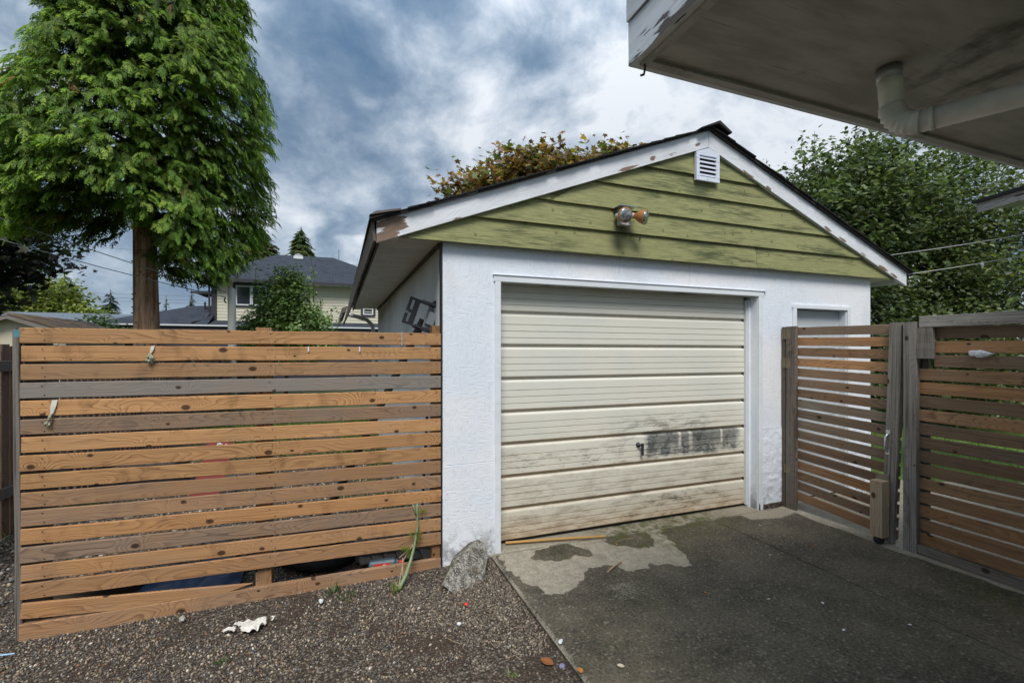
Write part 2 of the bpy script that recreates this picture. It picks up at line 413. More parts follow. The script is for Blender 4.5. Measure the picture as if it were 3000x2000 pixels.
def soil():
    m, g = new_mat('dark_gravelly_soil')
    pos = g.n('ShaderNodeNewGeometry').outputs['Position']
    v = g.n('ShaderNodeTexVoronoi', {'Vector': pos, 'Scale': 75.0})
    cv = g.sep(v.outputs['Color'])[0]
    n = g.noise(pos, 2.2, 4.0, 0.6)
    c = g.ramp(cv, [(0.0, (0.032, 0.023, 0.016)), (0.45, (0.085, 0.064, 0.045)), (0.8, (0.16, 0.13, 0.098)), (1.0, (0.3, 0.27, 0.23))])
    c = g.mix(g.ss(n, 0.42, 0.62, 0.0, 0.75), c, (0.070, 0.044, 0.028))
    c = g.mix(g.ss(v.outputs['Distance'], 0.35, 0.7, 0.0, 0.7), c, (0.02, 0.016, 0.012))
    finish(g, c, 0.85, g.bump(g.m('SUBTRACT', 1.0, v.outputs['Distance']), 0.9, 0.012))
    return m
M['soil'] = soil()

def attr_col(name, attr='tint', rough=0.6, spec=0.4, sat_noise=0.2, scale=120.0):
    m, g = new_mat(name)
    a = g.n('ShaderNodeAttribute', attribute_name=attr).outputs['Color']
    pos = g.n('ShaderNodeNewGeometry').outputs['Position']
    f = g.noise(pos, scale, 3.0, 0.6)
    k = g.lin(f, 0.25, 0.75, 1.0 - sat_noise, 1.0 + sat_noise)
    c = g.mix(1.0, a, g.comb(k, k, k), 'MULTIPLY')
    finish(g, c, rough, None, 0.0, spec)
    return m
M['pebble'] = attr_col('pebbles', rough=0.5, spec=0.5, sat_noise=0.3, scale=200.0)

def leafmat(name, rough=0.5, trans=0.35, spec=0.4):
    m, g = new_mat(name)
    a = g.n('ShaderNodeAttribute', attribute_name='tint').outputs['Color']
    p = g.n('ShaderNodeBsdfPrincipled', {'Base Color': a, 'Roughness': rough, 'Specular IOR Level': spec})
    t = g.n('ShaderNodeBsdfTranslucent', {'Color': g.mix(1.0, a, (1.5, 1.6, 0.8), 'MULTIPLY')})
    mx = g.n('ShaderNodeMixShader', {0: trans, 1: p.outputs[0], 2: t.outputs[0]})
    g.n('ShaderNodeOutputMaterial', {'Surface': mx.outputs[0]})
    return m
M['leaf'] = leafmat('broad_leaf')
M['needle'] = leafmat('scale_leaf', 0.55, 0.35, 0.3)
M['grass'] = leafmat('grass_blade', 0.6, 0.35, 0.2)

def barkmat(name, a, b):
    m, g = new_mat(name)
    oc = g.n('ShaderNodeTexCoord').outputs['Object']
    f = g.noise(g.map(oc, scale=(9, 9, 0.9)), 1.0, 6.0, 0.65)
    k = g.noise(g.map(oc, scale=(2, 2, 2.5)), 1.0, 4.0, 0.6)
    c = g.mix(g.ss(f, 0.35, 0.65), a, b)
    c = g.mix(g.ss(k, 0.58, 0.68, 0.0, 0.6), c, tuple(x * 0.5 for x in a))
    finish(g, c, 0.85, g.bump(f, 0.9, 0.05), spec=0.15)
    return m
M['cedarbark'] = barkmat('cedar_bark', (0.17, 0.098, 0.062), (0.46, 0.29, 0.19))
M['bark'] = barkmat('grey_bark', (0.05, 0.042, 0.034), (0.14, 0.12, 0.10))

def shingle(name, a, b, sc=1.0):
    m, g = new_mat(name)
    oc = g.n('ShaderNodeTexCoord').outputs['Object']
    pos = g.n('ShaderNodeNewGeometry').outputs['Position']
    br = g.n('ShaderNodeTexBrick', {'Vector': g.map(pos, scale=(1, 1, 1)), 'Color1': (*a, 1), 'Color2': (*b, 1), 'Mortar': (*[x * 0.45 for x in a], 1), 'Scale': sc, 'Mortar Size': 0.012, 'Brick Width': 0.32, 'Row Height': 0.11}).outputs[0]
    n = g.noise(pos, 160.0, 3.0, 0.6)
    n2 = g.noise(pos, 2.0, 4.0, 0.6)
    c = g.mix(g.ss(n, 0.4, 0.7, 0.0, 0.5), br, tuple(x * 1.7 for x in b))
    c = g.mix(g.ss(n2, 0.45, 0.7, 0.0, 0.45), c, tuple(x * 0.6 for x in a))
    finish(g, c, 0.9, g.bump(n, 0.5, 0.004), spec=0.15)
    return m
M['shingle'] = shingle('dark_asphalt_shingle', (0.030, 0.029, 0.030), (0.055, 0.052, 0.052))
M['bluegrey_shingle'] = shingle('blue_grey_shingle', (0.036, 0.043, 0.058), (0.052, 0.060, 0.078), 1.0)
M['greyroof'] = simple('grey_flat_roof', (0.13, 0.155, 0.18), 0.8, var=0.2, scale=3.0)

def rockmat():
    m, g = new_mat('lichen_granite')
    oc = g.n('ShaderNodeTexCoord').outputs['Object']
    nrm = g.n('ShaderNodeNewGeometry').outputs['Normal']
    a = g.noise(oc, 26.0, 7.0, 0.72)
    b = g.noise(oc, 8.0, 5.0, 0.6)
    s = g.n('ShaderNodeTexVoronoi', {'Vector': oc, 'Scale': 160.0}).outputs['Color']
    c = g.mix(g.ss(a, 0.38, 0.64), (0.070, 0.066, 0.055), (0.30, 0.285, 0.245))
    c = g.mix(g.ss(g.sep(s)[0], 0.82, 0.95, 0.0, 0.7), c, (0.52, 0.50, 0.46))
    c = g.mix(g.ss(g.sep(s)[1], 0.86, 0.95, 0.0, 0.8), c, (0.03, 0.028, 0.025))
    c = g.mix(g.ss(b, 0.52, 0.64, 0.0, 0.8), c, (0.085, 0.066, 0.046))
    side = g.ss(g.sub(g.mul(g.sep(nrm)[0], -1.0), g.mul(g.sep(nrm)[1], 0.2)), 0.35, 0.75)
    c = g.mix(g.mul(side, 0.75), c, g.mix(a, (0.06, 0.062, 0.025), (0.17, 0.18, 0.07)))
    finish(g, c, 0.85, g.bump(g.add(g.mul(a, 0.6), b), 0.8, 0.02), spec=0.2)
    return m
M['rock'] = rockmat()

M['black'] = simple('matt_black', (0.015, 0.015, 0.016), 0.6)
M['rubber'] = simple('black_rubber', (0.02, 0.02, 0.021), 0.75)
M['steel'] = simple('dull_galvanised', (0.34, 0.36, 0.38), 0.45, 0.8)
M['darksteel'] = simple('grey_painted_steel', (0.045, 0.048, 0.052), 0.45, 0.5, var=0.3)
M['hinge'] = simple('tarnished_hinge', (0.20, 0.16, 0.105), 0.55, 0.5, var=0.6)
M['chrome'] = simple('worn_chrome', (0.42, 0.42, 0.42), 0.25, 1.0)
M['zinc'] = simple('bright_zinc', (0.62, 0.66, 0.66), 0.32, 0.9)
M['white'] = simple('white_enamel', (0.72, 0.75, 0.80), 0.45, scale=12)
M['whitemetal'] = simple('white_vent_metal', (0.66, 0.70, 0.80), 0.4, scale=25, var=0.2)
M['sidedoor'] = simple('pale_grey_door_paint', (0.50, 0.54, 0.57), 0.5, scale=6)
M['drain'] = simple('dirty_white_pipe', (0.62, 0.63, 0.59), 0.5, var=0.6, scale=16)
M['gutter'] = simple('rotted_fascia', (0.12, 0.105, 0.088), 0.8, var=0.5, scale=14, bump=0.6)
M['orange'] = simple('rusty_orange_lamp', (0.36, 0.15, 0.045), 0.4, var=0.6, scale=30)
M['ceramic'] = simple('lamp_socket_grey', (0.42, 0.43, 0.42), 0.4)
M['yellowstick'] = simple('yellow_brown_stick', (0.40, 0.22, 0.06), 0.6, var=0.6, scale=14)
M['cream'] = simple('cream_siding', (0.60, 0.575, 0.45), 0.6, var=0.08, scale=4)
M['creamshed'] = simple('cream_shed_panel', (0.58, 0.52, 0.40), 0.7, var=0.15, scale=3)
M['darktrim'] = simple('dark_house_trim', (0.045, 0.042, 0.055), 0.5)
M['whitetrim'] = simple('white_house_trim', (0.68, 0.71, 0.74), 0.5)
M['shake'] = wood('cedar_shake', (0.22, 0.145, 0.085), (0.08, 0.05, 0.032), (0.2, 0.17, 0.14), gray_bias=0.1)
M['pvcgrey'] = simple('grey_pole', (0.36, 0.36, 0.33), 0.85, var=0.4, scale=8, bump=0.5)
M['wire'] = simple('wire', (0.16, 0.17, 0.18), 0.6)
M['lightwire'] = simple('pale_cord', (0.42, 0.43, 0.40), 0.6)
M['red'] = simple('faded_red_plastic', (0.24, 0.04, 0.036), 0.5, var=0.3, scale=9)
M['brightred'] = simple('bright_red_plastic', (0.62, 0.05, 0.03), 0.4)
M['blue'] = simple('blue_tarp', (0.010, 0.030, 0.085), 0.45, var=0.5, scale=10)
M['bluestring'] = simple('light_blue_string', (0.36, 0.55, 0.78), 0.6)
M['bottle'] = simple('slate_bottle_plastic', (0.12, 0.17, 0.20), 0.3, var=0.2, scale=20)
M['bag'] = simple('white_crumpled_plastic', (0.72, 0.74, 0.80), 0.3, var=0.15, scale=18, bump=0.8)
M['scrap'] = simple('dirty_white_scrap', (0.66, 0.63, 0.58), 0.6, var=0.4, scale=22, bump=0.6)
M['cloth'] = simple('dirty_white_strip', (0.62, 0.60, 0.52), 0.8, var=0.35, scale=40)
M['moldy'] = simple('grey_green_wilted', (0.30, 0.32, 0.22), 0.85, var=0.5, scale=60)
M['brownleaf'] = simple('dry_brown_leaf', (0.24, 0.085, 0.025), 0.6, var=0.4, scale=50)
M['orangeleaf'] = simple('orange_fallen_leaf', (0.45, 0.17, 0.04), 0.6, var=0.3, scale=50)
M['paleleaf'] = simple('pale_dry_leaf', (0.60, 0.52, 0.38), 0.6, var=0.3, scale=50)
M['purple'] = simple('purple_grey_scrap', (0.22, 0.21, 0.33), 0.6, var=0.4, scale=60)
M['teal'] = simple('teal_paint', (0.07, 0.24, 0.30), 0.6, var=0.4, scale=40)
M['stem'] = simple('pale_green_stem', (0.20, 0.27, 0.14), 0.5, var=0.3, scale=20)
M['darkvent'] = simple('dark_vent_inside', (0.06, 0.045, 0.035), 0.8, var=0.4, scale=20)

def glass(name, col, rough=0.08):
    m, g = new_mat(name)
    finish(g, col, rough, None, 0.0, 0.7, **{'Coat Weight': 0.3})
    return m
M['windowglass'] = glass('window_glass', (0.03, 0.035, 0.045))
def lens():
    m, g = new_mat('lamp_lens')
    oc = g.n('ShaderNodeTexCoord').outputs['Object']
    f = g.noise(oc, 60.0, 3.0, 0.6)
    finish(g, g.mix(g.ss(f, 0.4, 0.6), (0.20, 0.21, 0.21), (0.5, 0.51, 0.5)), 0.12, g.bump(f, 0.25, 0.003), 0.7, 0.6)
    return m
M['lens'] = lens()
# ------------------------------------------------------------------ object helpers
COL = scene.collection
WORLD_LOC = {}

def empty(name, loc, label=None, cat=None, group=None):
    o = bpy.data.objects.new(name, None)
    o.empty_display_size = 0.2
    COL.objects.link(o)
    o.location = loc
    WORLD_LOC[o] = Vector(loc)
    tag(o, label, cat, group)
    return o

def tag(o, label=None, cat=None, group=None, kind=None):
    if label: o['label'] = label
    if cat: o['category'] = cat
    if group: o['group'] = group
    if kind: o['kind'] = kind
    return o

def link(name, me, parent, loc, rot=(0, 0, 0)):
    o = bpy.data.objects.new(name, me)
    COL.objects.link(o)
    loc = Vector(loc)
    WORLD_LOC[o] = loc
    if parent is not None:
        o.parent = parent
        o.location = loc - WORLD_LOC[parent]
    else:
        o.location = loc
    o.rotation_euler = rot
    return o

class MB:
    def __init__(self):
        self.v, self.f, self.mi = [], [], []
    def poly(self, pts, mi=0):
        b = len(self.v)
        self.v += [tuple(p) for p in pts]
        self.f.append(list(range(b, b + len(pts)))); self.mi.append(mi)
        return self
    def box(self, x0, x1, y0, y1, z0, z1, mi=0):
        b = len(self.v)
        self.v += [(x0, y0, z0), (x1, y0, z0), (x1, y1, z0), (x0, y1, z0), (x0, y0, z1), (x1, y0, z1), (x1, y1, z1), (x0, y1, z1)]
        for q in ((0, 3, 2, 1), (4, 5, 6, 7), (0, 1, 5, 4), (1, 2, 6, 5), (2, 3, 7, 6), (3, 0, 4, 7)):
            self.f.append([b + i for i in q]); self.mi.append(mi)
        return self
    def prism(self, poly, y0, y1, axis='y', mi=0):
        """extrude a 2-D outline (x,z) along y, or (y,z) along x, or (x,y) along z"""
        n = len(poly); b = len(self.v)
        def P(p, t):
            return (p[0], t, p[1]) if axis == 'y' else ((t, p[0], p[1]) if axis == 'x' else (p[0], p[1], t))
        self.v += [P(p, y0) for p in poly] + [P(p, y1) for p in poly]
        self.f.append([b + i for i in range(n)]); self.mi.append(mi)
        self.f.append([b + n + i for i in reversed(range(n))]); self.mi.append(mi)
        for i in range(n):
            j = (i + 1) % n
            self.f.append([b + i, b + n + i, b + n + j, b + j]); self.mi.append(mi)
        return self
    def tube(self, path, radii, n=8, cap=True, mi=0):
        path = [Vector(p) for p in path]
        if not hasattr(radii, '__len__'): radii = [radii] * len(path)
        b = len(self.v); ref = None
        for i, p in enumerate(path):
            t = (path[min(i + 1, len(path) - 1)] - path[max(i - 1, 0)]).normalized()
            if ref is None:
                ref = Vector((0, 0, 1)) if abs(t.z) < 0.9 else Vector((1, 0, 0))
            u = (ref - t * ref.dot(t)).normalized(); w = t.cross(u); ref = u
            for k in range(n):
                a = 2 * math.pi * k / n
                self.v.append(tuple(p + (u * math.cos(a) + w * math.sin(a)) * radii[i]))
        for i in range(len(path) - 1):
            for k in range(n):
                k2 = (k + 1) % n
                self.f.append([b + i * n + k, b + i * n + k2, b + (i + 1) * n + k2, b + (i + 1) * n + k]); self.mi.append(mi)
        if cap:
            self.f.append([b + k for k in reversed(range(n))]); self.mi.append(mi)
            e = b + (len(path) - 1) * n
            self.f.append([e + k for k in range(n)]); self.mi.append(mi)
        return self
    def lathe(self, prof, origin, axis, n=20, mi=0):
        """prof: (r, h) along axis from origin"""
        axis = Vector(axis).normalized(); origin = Vector(origin)
        ref = Vector((0, 0, 1)) if abs(axis.z) < 0.9 else Vector((1, 0, 0))
        u = (ref - axis * ref.dot(axis)).normalized(); w = axis.cross(u)
        b = len(self.v)
        for r_, h_ in prof:
            for k in range(n):
                a = 2 * math.pi * k / n
                self.v.append(tuple(origin + axis * h_ + (u * math.cos(a) + w * math.sin(a)) * r_))
        for i in range(len(prof) - 1):
            for k in range(n):
                k2 = (k + 1) % n
                self.f.append([b + i * n + k, b + i * n + k2, b + (i + 1) * n + k2, b + (i + 1) * n + k]); self.mi.append(mi)
        self.f.append([b + k for k in reversed(range(n))]); self.mi.append(mi)
        e = b + (len(prof) - 1) * n
        self.f.append([e + k for k in range(n)]); self.mi.append(mi)
        return self
    def build(self, name, mat, parent=None, smooth=False, rot=(0, 0, 0), bevel=0.0, origin=None):
        """vertices are world coordinates (before rot about the origin); recentred on the bounding box"""
        a = np.array(self.v)
        c = (a.min(0) + a.max(0)) / 2 if origin is None else np.array(origin)
        me = bpy.data.meshes.new(name)
        me.from_pydata([tuple(p) for p in (a - c)], [], self.f)
        mats = mat if isinstance(mat, (list, tuple)) else [mat]
        for m in mats: me.materials.append(m)
        if len(mats) > 1: me.polygons.foreach_set('material_index', self.mi)
        if bevel > 0:
            bm = bmesh.new(); bm.from_mesh(me)
            bmesh.ops.remove_doubles(bm, verts=bm.verts, dist=1e-5)
            es = [e for e in bm.edges if len(e.link_faces) == 2 and e.calc_face_angle(0) > 0.6]
            bmesh.ops.bevel(bm, geom=es, offset=bevel, segments=1, affect='EDGES')
            bm.to_mesh(me); bm.free()
        if smooth: me.polygons.foreach_set('use_smooth', [True] * len(me.polygons))
        me.update()
        return link(name, me, parent, c, rot)

def board(name, L, H, T, mat, parent, loc, rot=(0, 0, 0), tone=0.0, shade=1.0, st=6, jit=0.0012, bev=0.003, nails=(), ends=None, bow=0.0):
    """a sawn board along local X, width along Z, thickness along Y (front face at -Y)"""
    h, t = H / 2, T / 2
    prof = [(-t, -h + bev), (-t, h - bev), (-t + bev, h), (t - bev, h), (t, h - bev), (t, -h + bev), (t - bev, -h), (-t + bev, -h)]
    mb = MB(); n = len(prof)
    for i in range(st + 1):
        x = -L / 2 + L * i / st
        jz0, jz1, jy = [random.uniform(-jit, jit) for _ in range(3)]
        sag = bow * (1 - (2 * i / st - 1) ** 2)
        for (py, pz) in prof:
            xx = x
            if ends and i in (0, st): xx = x + ends(i, pz / h)
            mb.v.append((xx, py + jy * 1.5, pz + (jz1 if pz > 0 else jz0) + sag))
    for i in range(st):
        for k in range(n):
            k2 = (k + 1) % n
            mb.f.append([i * n + k, i * n + k2, (i + 1) * n + k2, (i + 1) * n + k]); mb.mi.append(0)
    mb.f.append(list(range(n))); mb.mi.append(0)
    mb.f.append([st * n + k for k in reversed(range(n))]); mb.mi.append(0)
    for (nx, nz) in nails:
        pts = [(nx + 0.0036 * math.cos(a), -t - 0.0035, nz + 0.0036 * math.sin(a)) for a in [k * math.pi / 3 for k in range(6)]]
        mb.poly(pts, 1)
    me = bpy.data.meshes.new(name)
    me.from_pydata(mb.v, [], mb.f)
    me.materials.append(mat); me.materials.append(M['black'])
    me.polygons.foreach_set('material_index', mb.mi)
    bm = bmesh.new(); bm.from_mesh(me); bmesh.ops.recalc_face_normals(bm, faces=[f for f in bm.faces if f.material_index == 0]); bm.to_mesh(me); bm.free()
    me.update()
    o = link(name, me, parent, loc, rot)
    o['tone'] = float(tone); o['shade'] = float(shade)
    return o

def tone(o, t=0.0, s=1.0):
    o['tone'] = float(t); o['shade'] = float(s)
    return o

def np_mesh(name, V, F, mat, parent=None, tint=None, attrs=None, smooth=False, loc=None):
    """fast mesh from numpy; F is (n,3) or (n,4); tint per-vertex rgb; vertices in world space"""
    V = np.asarray(V, dtype=np.float32); F = np.asarray(F, dtype=np.int32)
    c = np.zeros(3) if loc is None else np.asarray(loc, dtype=float)
    V = V - c.astype(np.float32)
    me = bpy.data.meshes.new(name)
    k = F.shape[1]
    me.vertices.add(len(V)); me.vertices.foreach_set('co', V.ravel())
    me.loops.add(F.size); me.loops.foreach_set('vertex_index', F.ravel())
    me.polygons.add(len(F))
    me.polygons.foreach_set('loop_start', np.arange(len(F), dtype=np.int32) * k)
    me.polygons.foreach_set('loop_total', np.full(len(F), k, dtype=np.int32))
    if smooth: me.polygons.foreach_set('use_smooth', np.ones(len(F), dtype=bool))
    if tint is not None:
        a = me.color_attributes.new('tint', 'FLOAT_COLOR', 'POINT')
        rgba = np.ones((len(V), 4), dtype=np.float32); rgba[:, :3] = tint
        a.data.foreach_set('color', rgba.ravel())
    for kx, val in (attrs or {}).items():
        a = me.attributes.new(kx, 'FLOAT', 'POINT')
        a.data.foreach_set('value', np.asarray(val, dtype=np.float32))
    me.materials.append(mat)
    me.update(calc_edges=True); me.validate()
    return link(name, me, parent, c)

def norm(a):
    return a / np.maximum(np.linalg.norm(a, axis=-1, keepdims=True), 1e-9)

def frames(axis, up):
    """rotation matrices with columns (side, axis, normal)"""
    axis = norm(axis)
    side = norm(np.cross(axis, up))
    nrm = np.cross(side, axis)
    return np.stack([side, axis, nrm], axis=-1)

def scatter(tv, tf, pos, Rm, scale):
    """copies of a template (tv, tf) at pos with matrices Rm and scales"""
    n = len(pos)
    V = np.einsum('nij,kj->nki', Rm, tv) * np.asarray(scale).reshape(-1, 1, 1) + pos[:, None, :]
    F = tf[None] + (np.arange(n) * len(tv))[:, None, None]
    return V.reshape(-1, 3), F.reshape(-1, tf.shape[1])

# ------------------------------------------------------------------ ground, gravel yard, driveway, lawn
FY = 3.33                       # plane of the garage front and of the slatted fence

def vnoise(x, y, s, seed=0):
    """cheap smooth value noise in numpy"""
    r = np.random.default_rng(seed); tab = r.random((64, 64))
    x = x * s; y = y * s
    xi = np.floor(x).astype(int); yi = np.floor(y).astype(int)
    fx = x - xi; fy = y - yi; fx = fx * fx * (3 - 2 * fx); fy = fy * fy * (3 - 2 * fy)
    g0 = lambda a, b: tab[a % 64, b % 64]
    return (g0(xi, yi) * (1 - fx) * (1 - fy) + g0(xi + 1, yi) * fx * (1 - fy) + g0(xi, yi + 1) * (1 - fx) * fy + g0(xi + 1, yi + 1) * fx * fy)

gm_, gg = new_mat('field_ground')
gpos = gg.n('ShaderNodeNewGeometry').outputs['Position']
gn = gg.noise(gpos, 0.6, 5.0, 0.6)
finish(gg, gg.mix(gg.ss(gn, 0.35, 0.65), (0.045, 0.06, 0.02), (0.09, 0.10, 0.04)), 0.9)
M['field'] = gm_
tag(MB().poly([(-600, -600, -0.09), (600, -600, -0.09), (600, 900, -0.09), (-600, 900, -0.09)]).build('ground', M['field']), kind='structure')

# gravel yard: gently uneven sheet
def sheet(name, x0, x1, y0, y1, step, zf, mat):
    xs = np.arange(x0, x1 + step / 2, step); ys = np.arange(y0, y1 + step / 2, step)
    X, Y = np.meshgrid(xs, ys); Z = zf(X, Y)
    V = np.stack([X, Y, Z], -1).reshape(-1, 3)
    nx, ny = len(xs), len(ys)
    i = (np.arange(ny - 1)[:, None] * nx + np.arange(nx - 1)[None]).reshape(-1)
    F = np.stack([i, i + 1, i + nx + 1, i + nx], -1)
    return np_mesh(name, V, F, mat, smooth=True)
def gz(X, Y):
    return -0.050 + 0.018 * (vnoise(X + 20, Y + 20, 1.3, 3) - 0.5) + 0.02 * np.clip((X - 0.3) / 0.8, 0, 1)
tag(sheet('gravel_yard', -4.2, 1.12, -1.5, 10.0, 0.06, gz, M['soil']), kind='structure')

# pebbles: 20-face lumps, one joined mesh
t_ = (1 + 5 ** 0.5) / 2
ico = norm(np.array([(-1, t_, 0), (1, t_, 0), (-1, -t_, 0), (1, -t_, 0), (0, -1, t_), (0, 1, t_), (0, -1, -t_), (0, 1, -t_), (t_, 0, -1), (t_, 0, 1), (-t_, 0, -1), (-t_, 0, 1)]))
icf = np.array([(0, 11, 5), (0, 5, 1), (0, 1, 7), (0, 7, 10), (0, 10, 11), (1, 5, 9), (5, 11, 4), (11, 10, 2), (10, 7, 6), (7, 1, 8), (3, 9, 4), (3, 4, 2), (3, 2, 6), (3, 6, 8), (3, 8, 9), (4, 9, 5), (2, 4, 11), (6, 2, 10), (8, 6, 7), (9, 8, 1)])
th = R(20.8)
def in_view(x, y, marg=1.03):
    t = x * math.sin(th) + y * math.cos(th); r = x * math.cos(th) - y * math.sin(th)
    return (np.abs(r) < 1.118 * t * marg) & (t > 2.0)
def pebbles(n, x0, x1, y0, y1, smin, smax, keep, seed):
    r = np.random.default_rng(seed)
    x = r.uniform(x0, x1, n); y = r.uniform(y0, y1, n)
    k = keep(x, y, r); x = x[k]; y = y[k]; m = len(x)
    s = smin + (smax - smin) * r.random(m) ** 1.8
    z = gz(x, y) + s * r.uniform(-0.1, 0.55, m)
    A = r.normal(size=(m, 3)); B = r.normal(size=(m, 3))
    Rm = frames(A, B)
    sq = np.stack([r.uniform(0.8, 1.2, m), r.uniform(0.65, 1.0, m), r.uniform(0.5, 0.85, m)], -1)
    Rm = Rm * sq[:, None, :]
    V, F = scatter(ico * (1 + 0.12 * np.random.default_rng(5).normal(size=(12, 1))), icf, np.stack([x, y, z], -1), Rm, s)
    pal = np.array([(0.095, 0.086, 0.074), (0.050, 0.047, 0.045), (0.17, 0.15, 0.12), (0.27, 0.225, 0.165), (0.13, 0.115, 0.098), (0.38, 0.35, 0.31), (0.20, 0.115, 0.062), (0.105, 0.112, 0.125), (0.32, 0.275, 0.20), (0.075, 0.062, 0.048), (0.56, 0.54, 0.51)])
    w = np.array([16, 18, 13, 9, 14, 5, 5, 6, 7, 16, 1.6]); w /= w.sum()
    tan = np.clip((x - 0.1) / 0.8, 0, 1)
    ci = r.choice(len(pal), m, p=w)
    c = pal[ci] * r.uniform(0.7, 1.25, (m, 1)) * np.array((1.04, 0.98, 0.90))
    c = c * (1 - 0.35 * tan[:, None]) + np.array((0.30, 0.25, 0.185)) * r.uniform(0.4, 1.3, (m, 1)) * 0.35 * tan[:, None]
    return V, F, np.repeat(c, 12, axis=0)
def keep_front(x, y, r):
    k = in_view(x, y) & (x < 1.085 - 0.004)
    dirt = vnoise(x + 9, y + 3, 2.6, 11) * 0.6 + vnoise(x, y, 9.0, 12) * 0.4
    p = np.where((x > 0.2) & (y < 2.6), np.clip((0.50 - dirt) * 8 + 0.35 + np.clip((y - 2.45) * 2.5, 0, 0.8), 0.05, 0.95), np.clip((0.66 - dirt) * 7, 0.22, 1.0))
    return k & (r.random(len(x)) < p)
V, F, T = pebbles(98000, -3.6, 1.1, 1.2, 3.72, 0.0036, 0.0100, keep_front, 21)
V2, F2, T2 = pebbles(12000, -2.6, 0.7, 3.72, 8.0, 0.010, 0.022, lambda x, y, r: in_view(x, y) & (r.random(len(x)) < np.clip(1.5 - (y - 3.7) * 0.3, 0.2, 1)), 22)
V = np.concatenate([V, V2]); F = np.concatenate([F, F2 + len(V) - len(V2)]); T = np.concatenate([T, T2])
tag(np_mesh('gravel', V, F, M['pebble'], tint=T, smooth=True), 'loose mixed grey and tan pebble gravel covering the yard', 'gravel', kind='stuff')

# driveway slab with stains of their own shape stored per vertex
def poly_sd(px, py, poly):
    """signed distance (positive inside) to a polygon"""
    P = np.array(poly); n = len(P); dmin = np.full(px.shape, 1e9); inside = np.zeros(px.shape, bool)
    for i in range(n):
        a = P[i]; b = P[(i + 1) % n]; e = b - a
        wx = px - a[0]; wy = py - a[1]
        tt = np.clip((wx * e[0] + wy * e[1]) / (e @ e), 0, 1)
        dmin = np.minimum(dmin, np.hypot(wx - e[0] * tt, wy - e[1] * tt))
        cnd = ((a[1] > py) != (b[1] > py)) & (px < (b[0] - a[0]) * (py - a[1]) / (b[1] - a[1] + 1e-12) + a[0])
        inside ^= cnd
    return np.where(inside, dmin, -dmin)
def slab_grid(x0, x1, y0, y1, step):
    xs = np.linspace(x0, x1, int(round((x1 - x0) / step)) + 1); ys = np.linspace(y0, y1, int(round((y1 - y0) / step)) + 1)
    X, Y = np.meshgrid(xs, ys)
    nx, ny = len(xs), len(ys)
    i = (np.arange(ny - 1)[:, None] * nx + np.arange(nx - 1)[None]).reshape(-1)
    return X.ravel(), Y.ravel(), np.stack([i, i + 1, i + nx + 1, i + nx], -1)
SX0, SX1 = 1.09, 4.6
X, Y, F = slab_grid(SX0, SX1, 0.6, 3.5, 0.0125)
wx = X + 0.07 * (vnoise(X + 5, Y + 5, 6, 31) - 0.5) + 0.05 * (vnoise(X, Y, 16, 32) - 0.5) + 0.04 * (vnoise(X, Y, 38, 132) - 0.5)
wy = Y + 0.07 * (vnoise(X + 15, Y + 25, 6, 33) - 0.5) + 0.05 * (vnoise(X, Y, 16, 34) - 0.5) + 0.04 * (vnoise(X, Y, 38, 134) - 0.5)
light = poly_sd(wx, wy, [(1.13, 3.38), (2.62, 3.38), (2.60, 3.20), (2.52, 3.02), (2.47, 2.80), (2.38, 2.66), (2.08, 2.72), (1.94, 2.73), (1.80, 2.86), (1.62, 2.80), (1.50, 2.67), (1.40, 2.63), (1.27, 2.66), (1.19, 2.82), (1.12, 3.05)])
dry = np.clip(0.5 + light / (0.022 + 0.06 * vnoise(X, Y, 3.5, 35) ** 2), 0, 1)
# wet blots inside the dry patch
blot1 = poly_sd(wx, wy, [(1.36, 3.17), (1.42, 3.26), (1.60, 3.31), (1.76, 3.27), (1.84, 3.15), (1.80, 3.04), (1.66, 3.06), (1.56, 3.03), (1.44, 3.09)])
blot2 = poly_sd(wx, wy, [(2.03, 3.25), (2.10, 3.33), (2.28, 3.33), (2.44, 3.27), (2.45, 3.12), (2.36, 3.00), (2.22, 2.98), (2.16, 3.06), (2.05, 3.10)])
dry = np.minimum(dry, np.clip(0.5 - blot1 / 0.03, 0, 1) * 0.85 + 0.15)
dry = np.minimum(dry, np.clip(0.5 - blot2 / 0.04, 0, 1))
brown = np.clip((vnoise(X, Y, 5, 41) - 0.45) * 2.5, 0, 1) * np.exp(-((X - 1.85) / 0.16) ** 2 - ((Y - 2.98) / 0.2) ** 2)
dry = dry * (1 - 0.45 * brown)
# dry strip at the foot of the gate and right-hand fence, and by the door sill
edge = 4.13 - 0.10 * vnoise(Y, Y * 0 + 3, 2.2, 42) - 0.03 * vnoise(Y, Y * 0, 9, 43)
dry = np.maximum(dry, np.clip(0.5 + (X - edge + 0.02) / 0.05, 0, 1) * 0.8)
arc = np.hypot(X - 3.75, Y - 3.05)
sill = np.clip(0.5 + (Y - 3.285 + 0.03 * vnoise(X, X * 0, 5, 44)) / 0.03, 0, 1)
dry = np.maximum(dry, sill * 0.62)
dry = np.maximum(dry, 0.62 * np.clip(0.5 + (Y - (3.02 + 0.22 * np.abs(X - 3.85)) - 0.05) / 0.05, 0, 1) * (X > 3.55) * (X < 4.4))
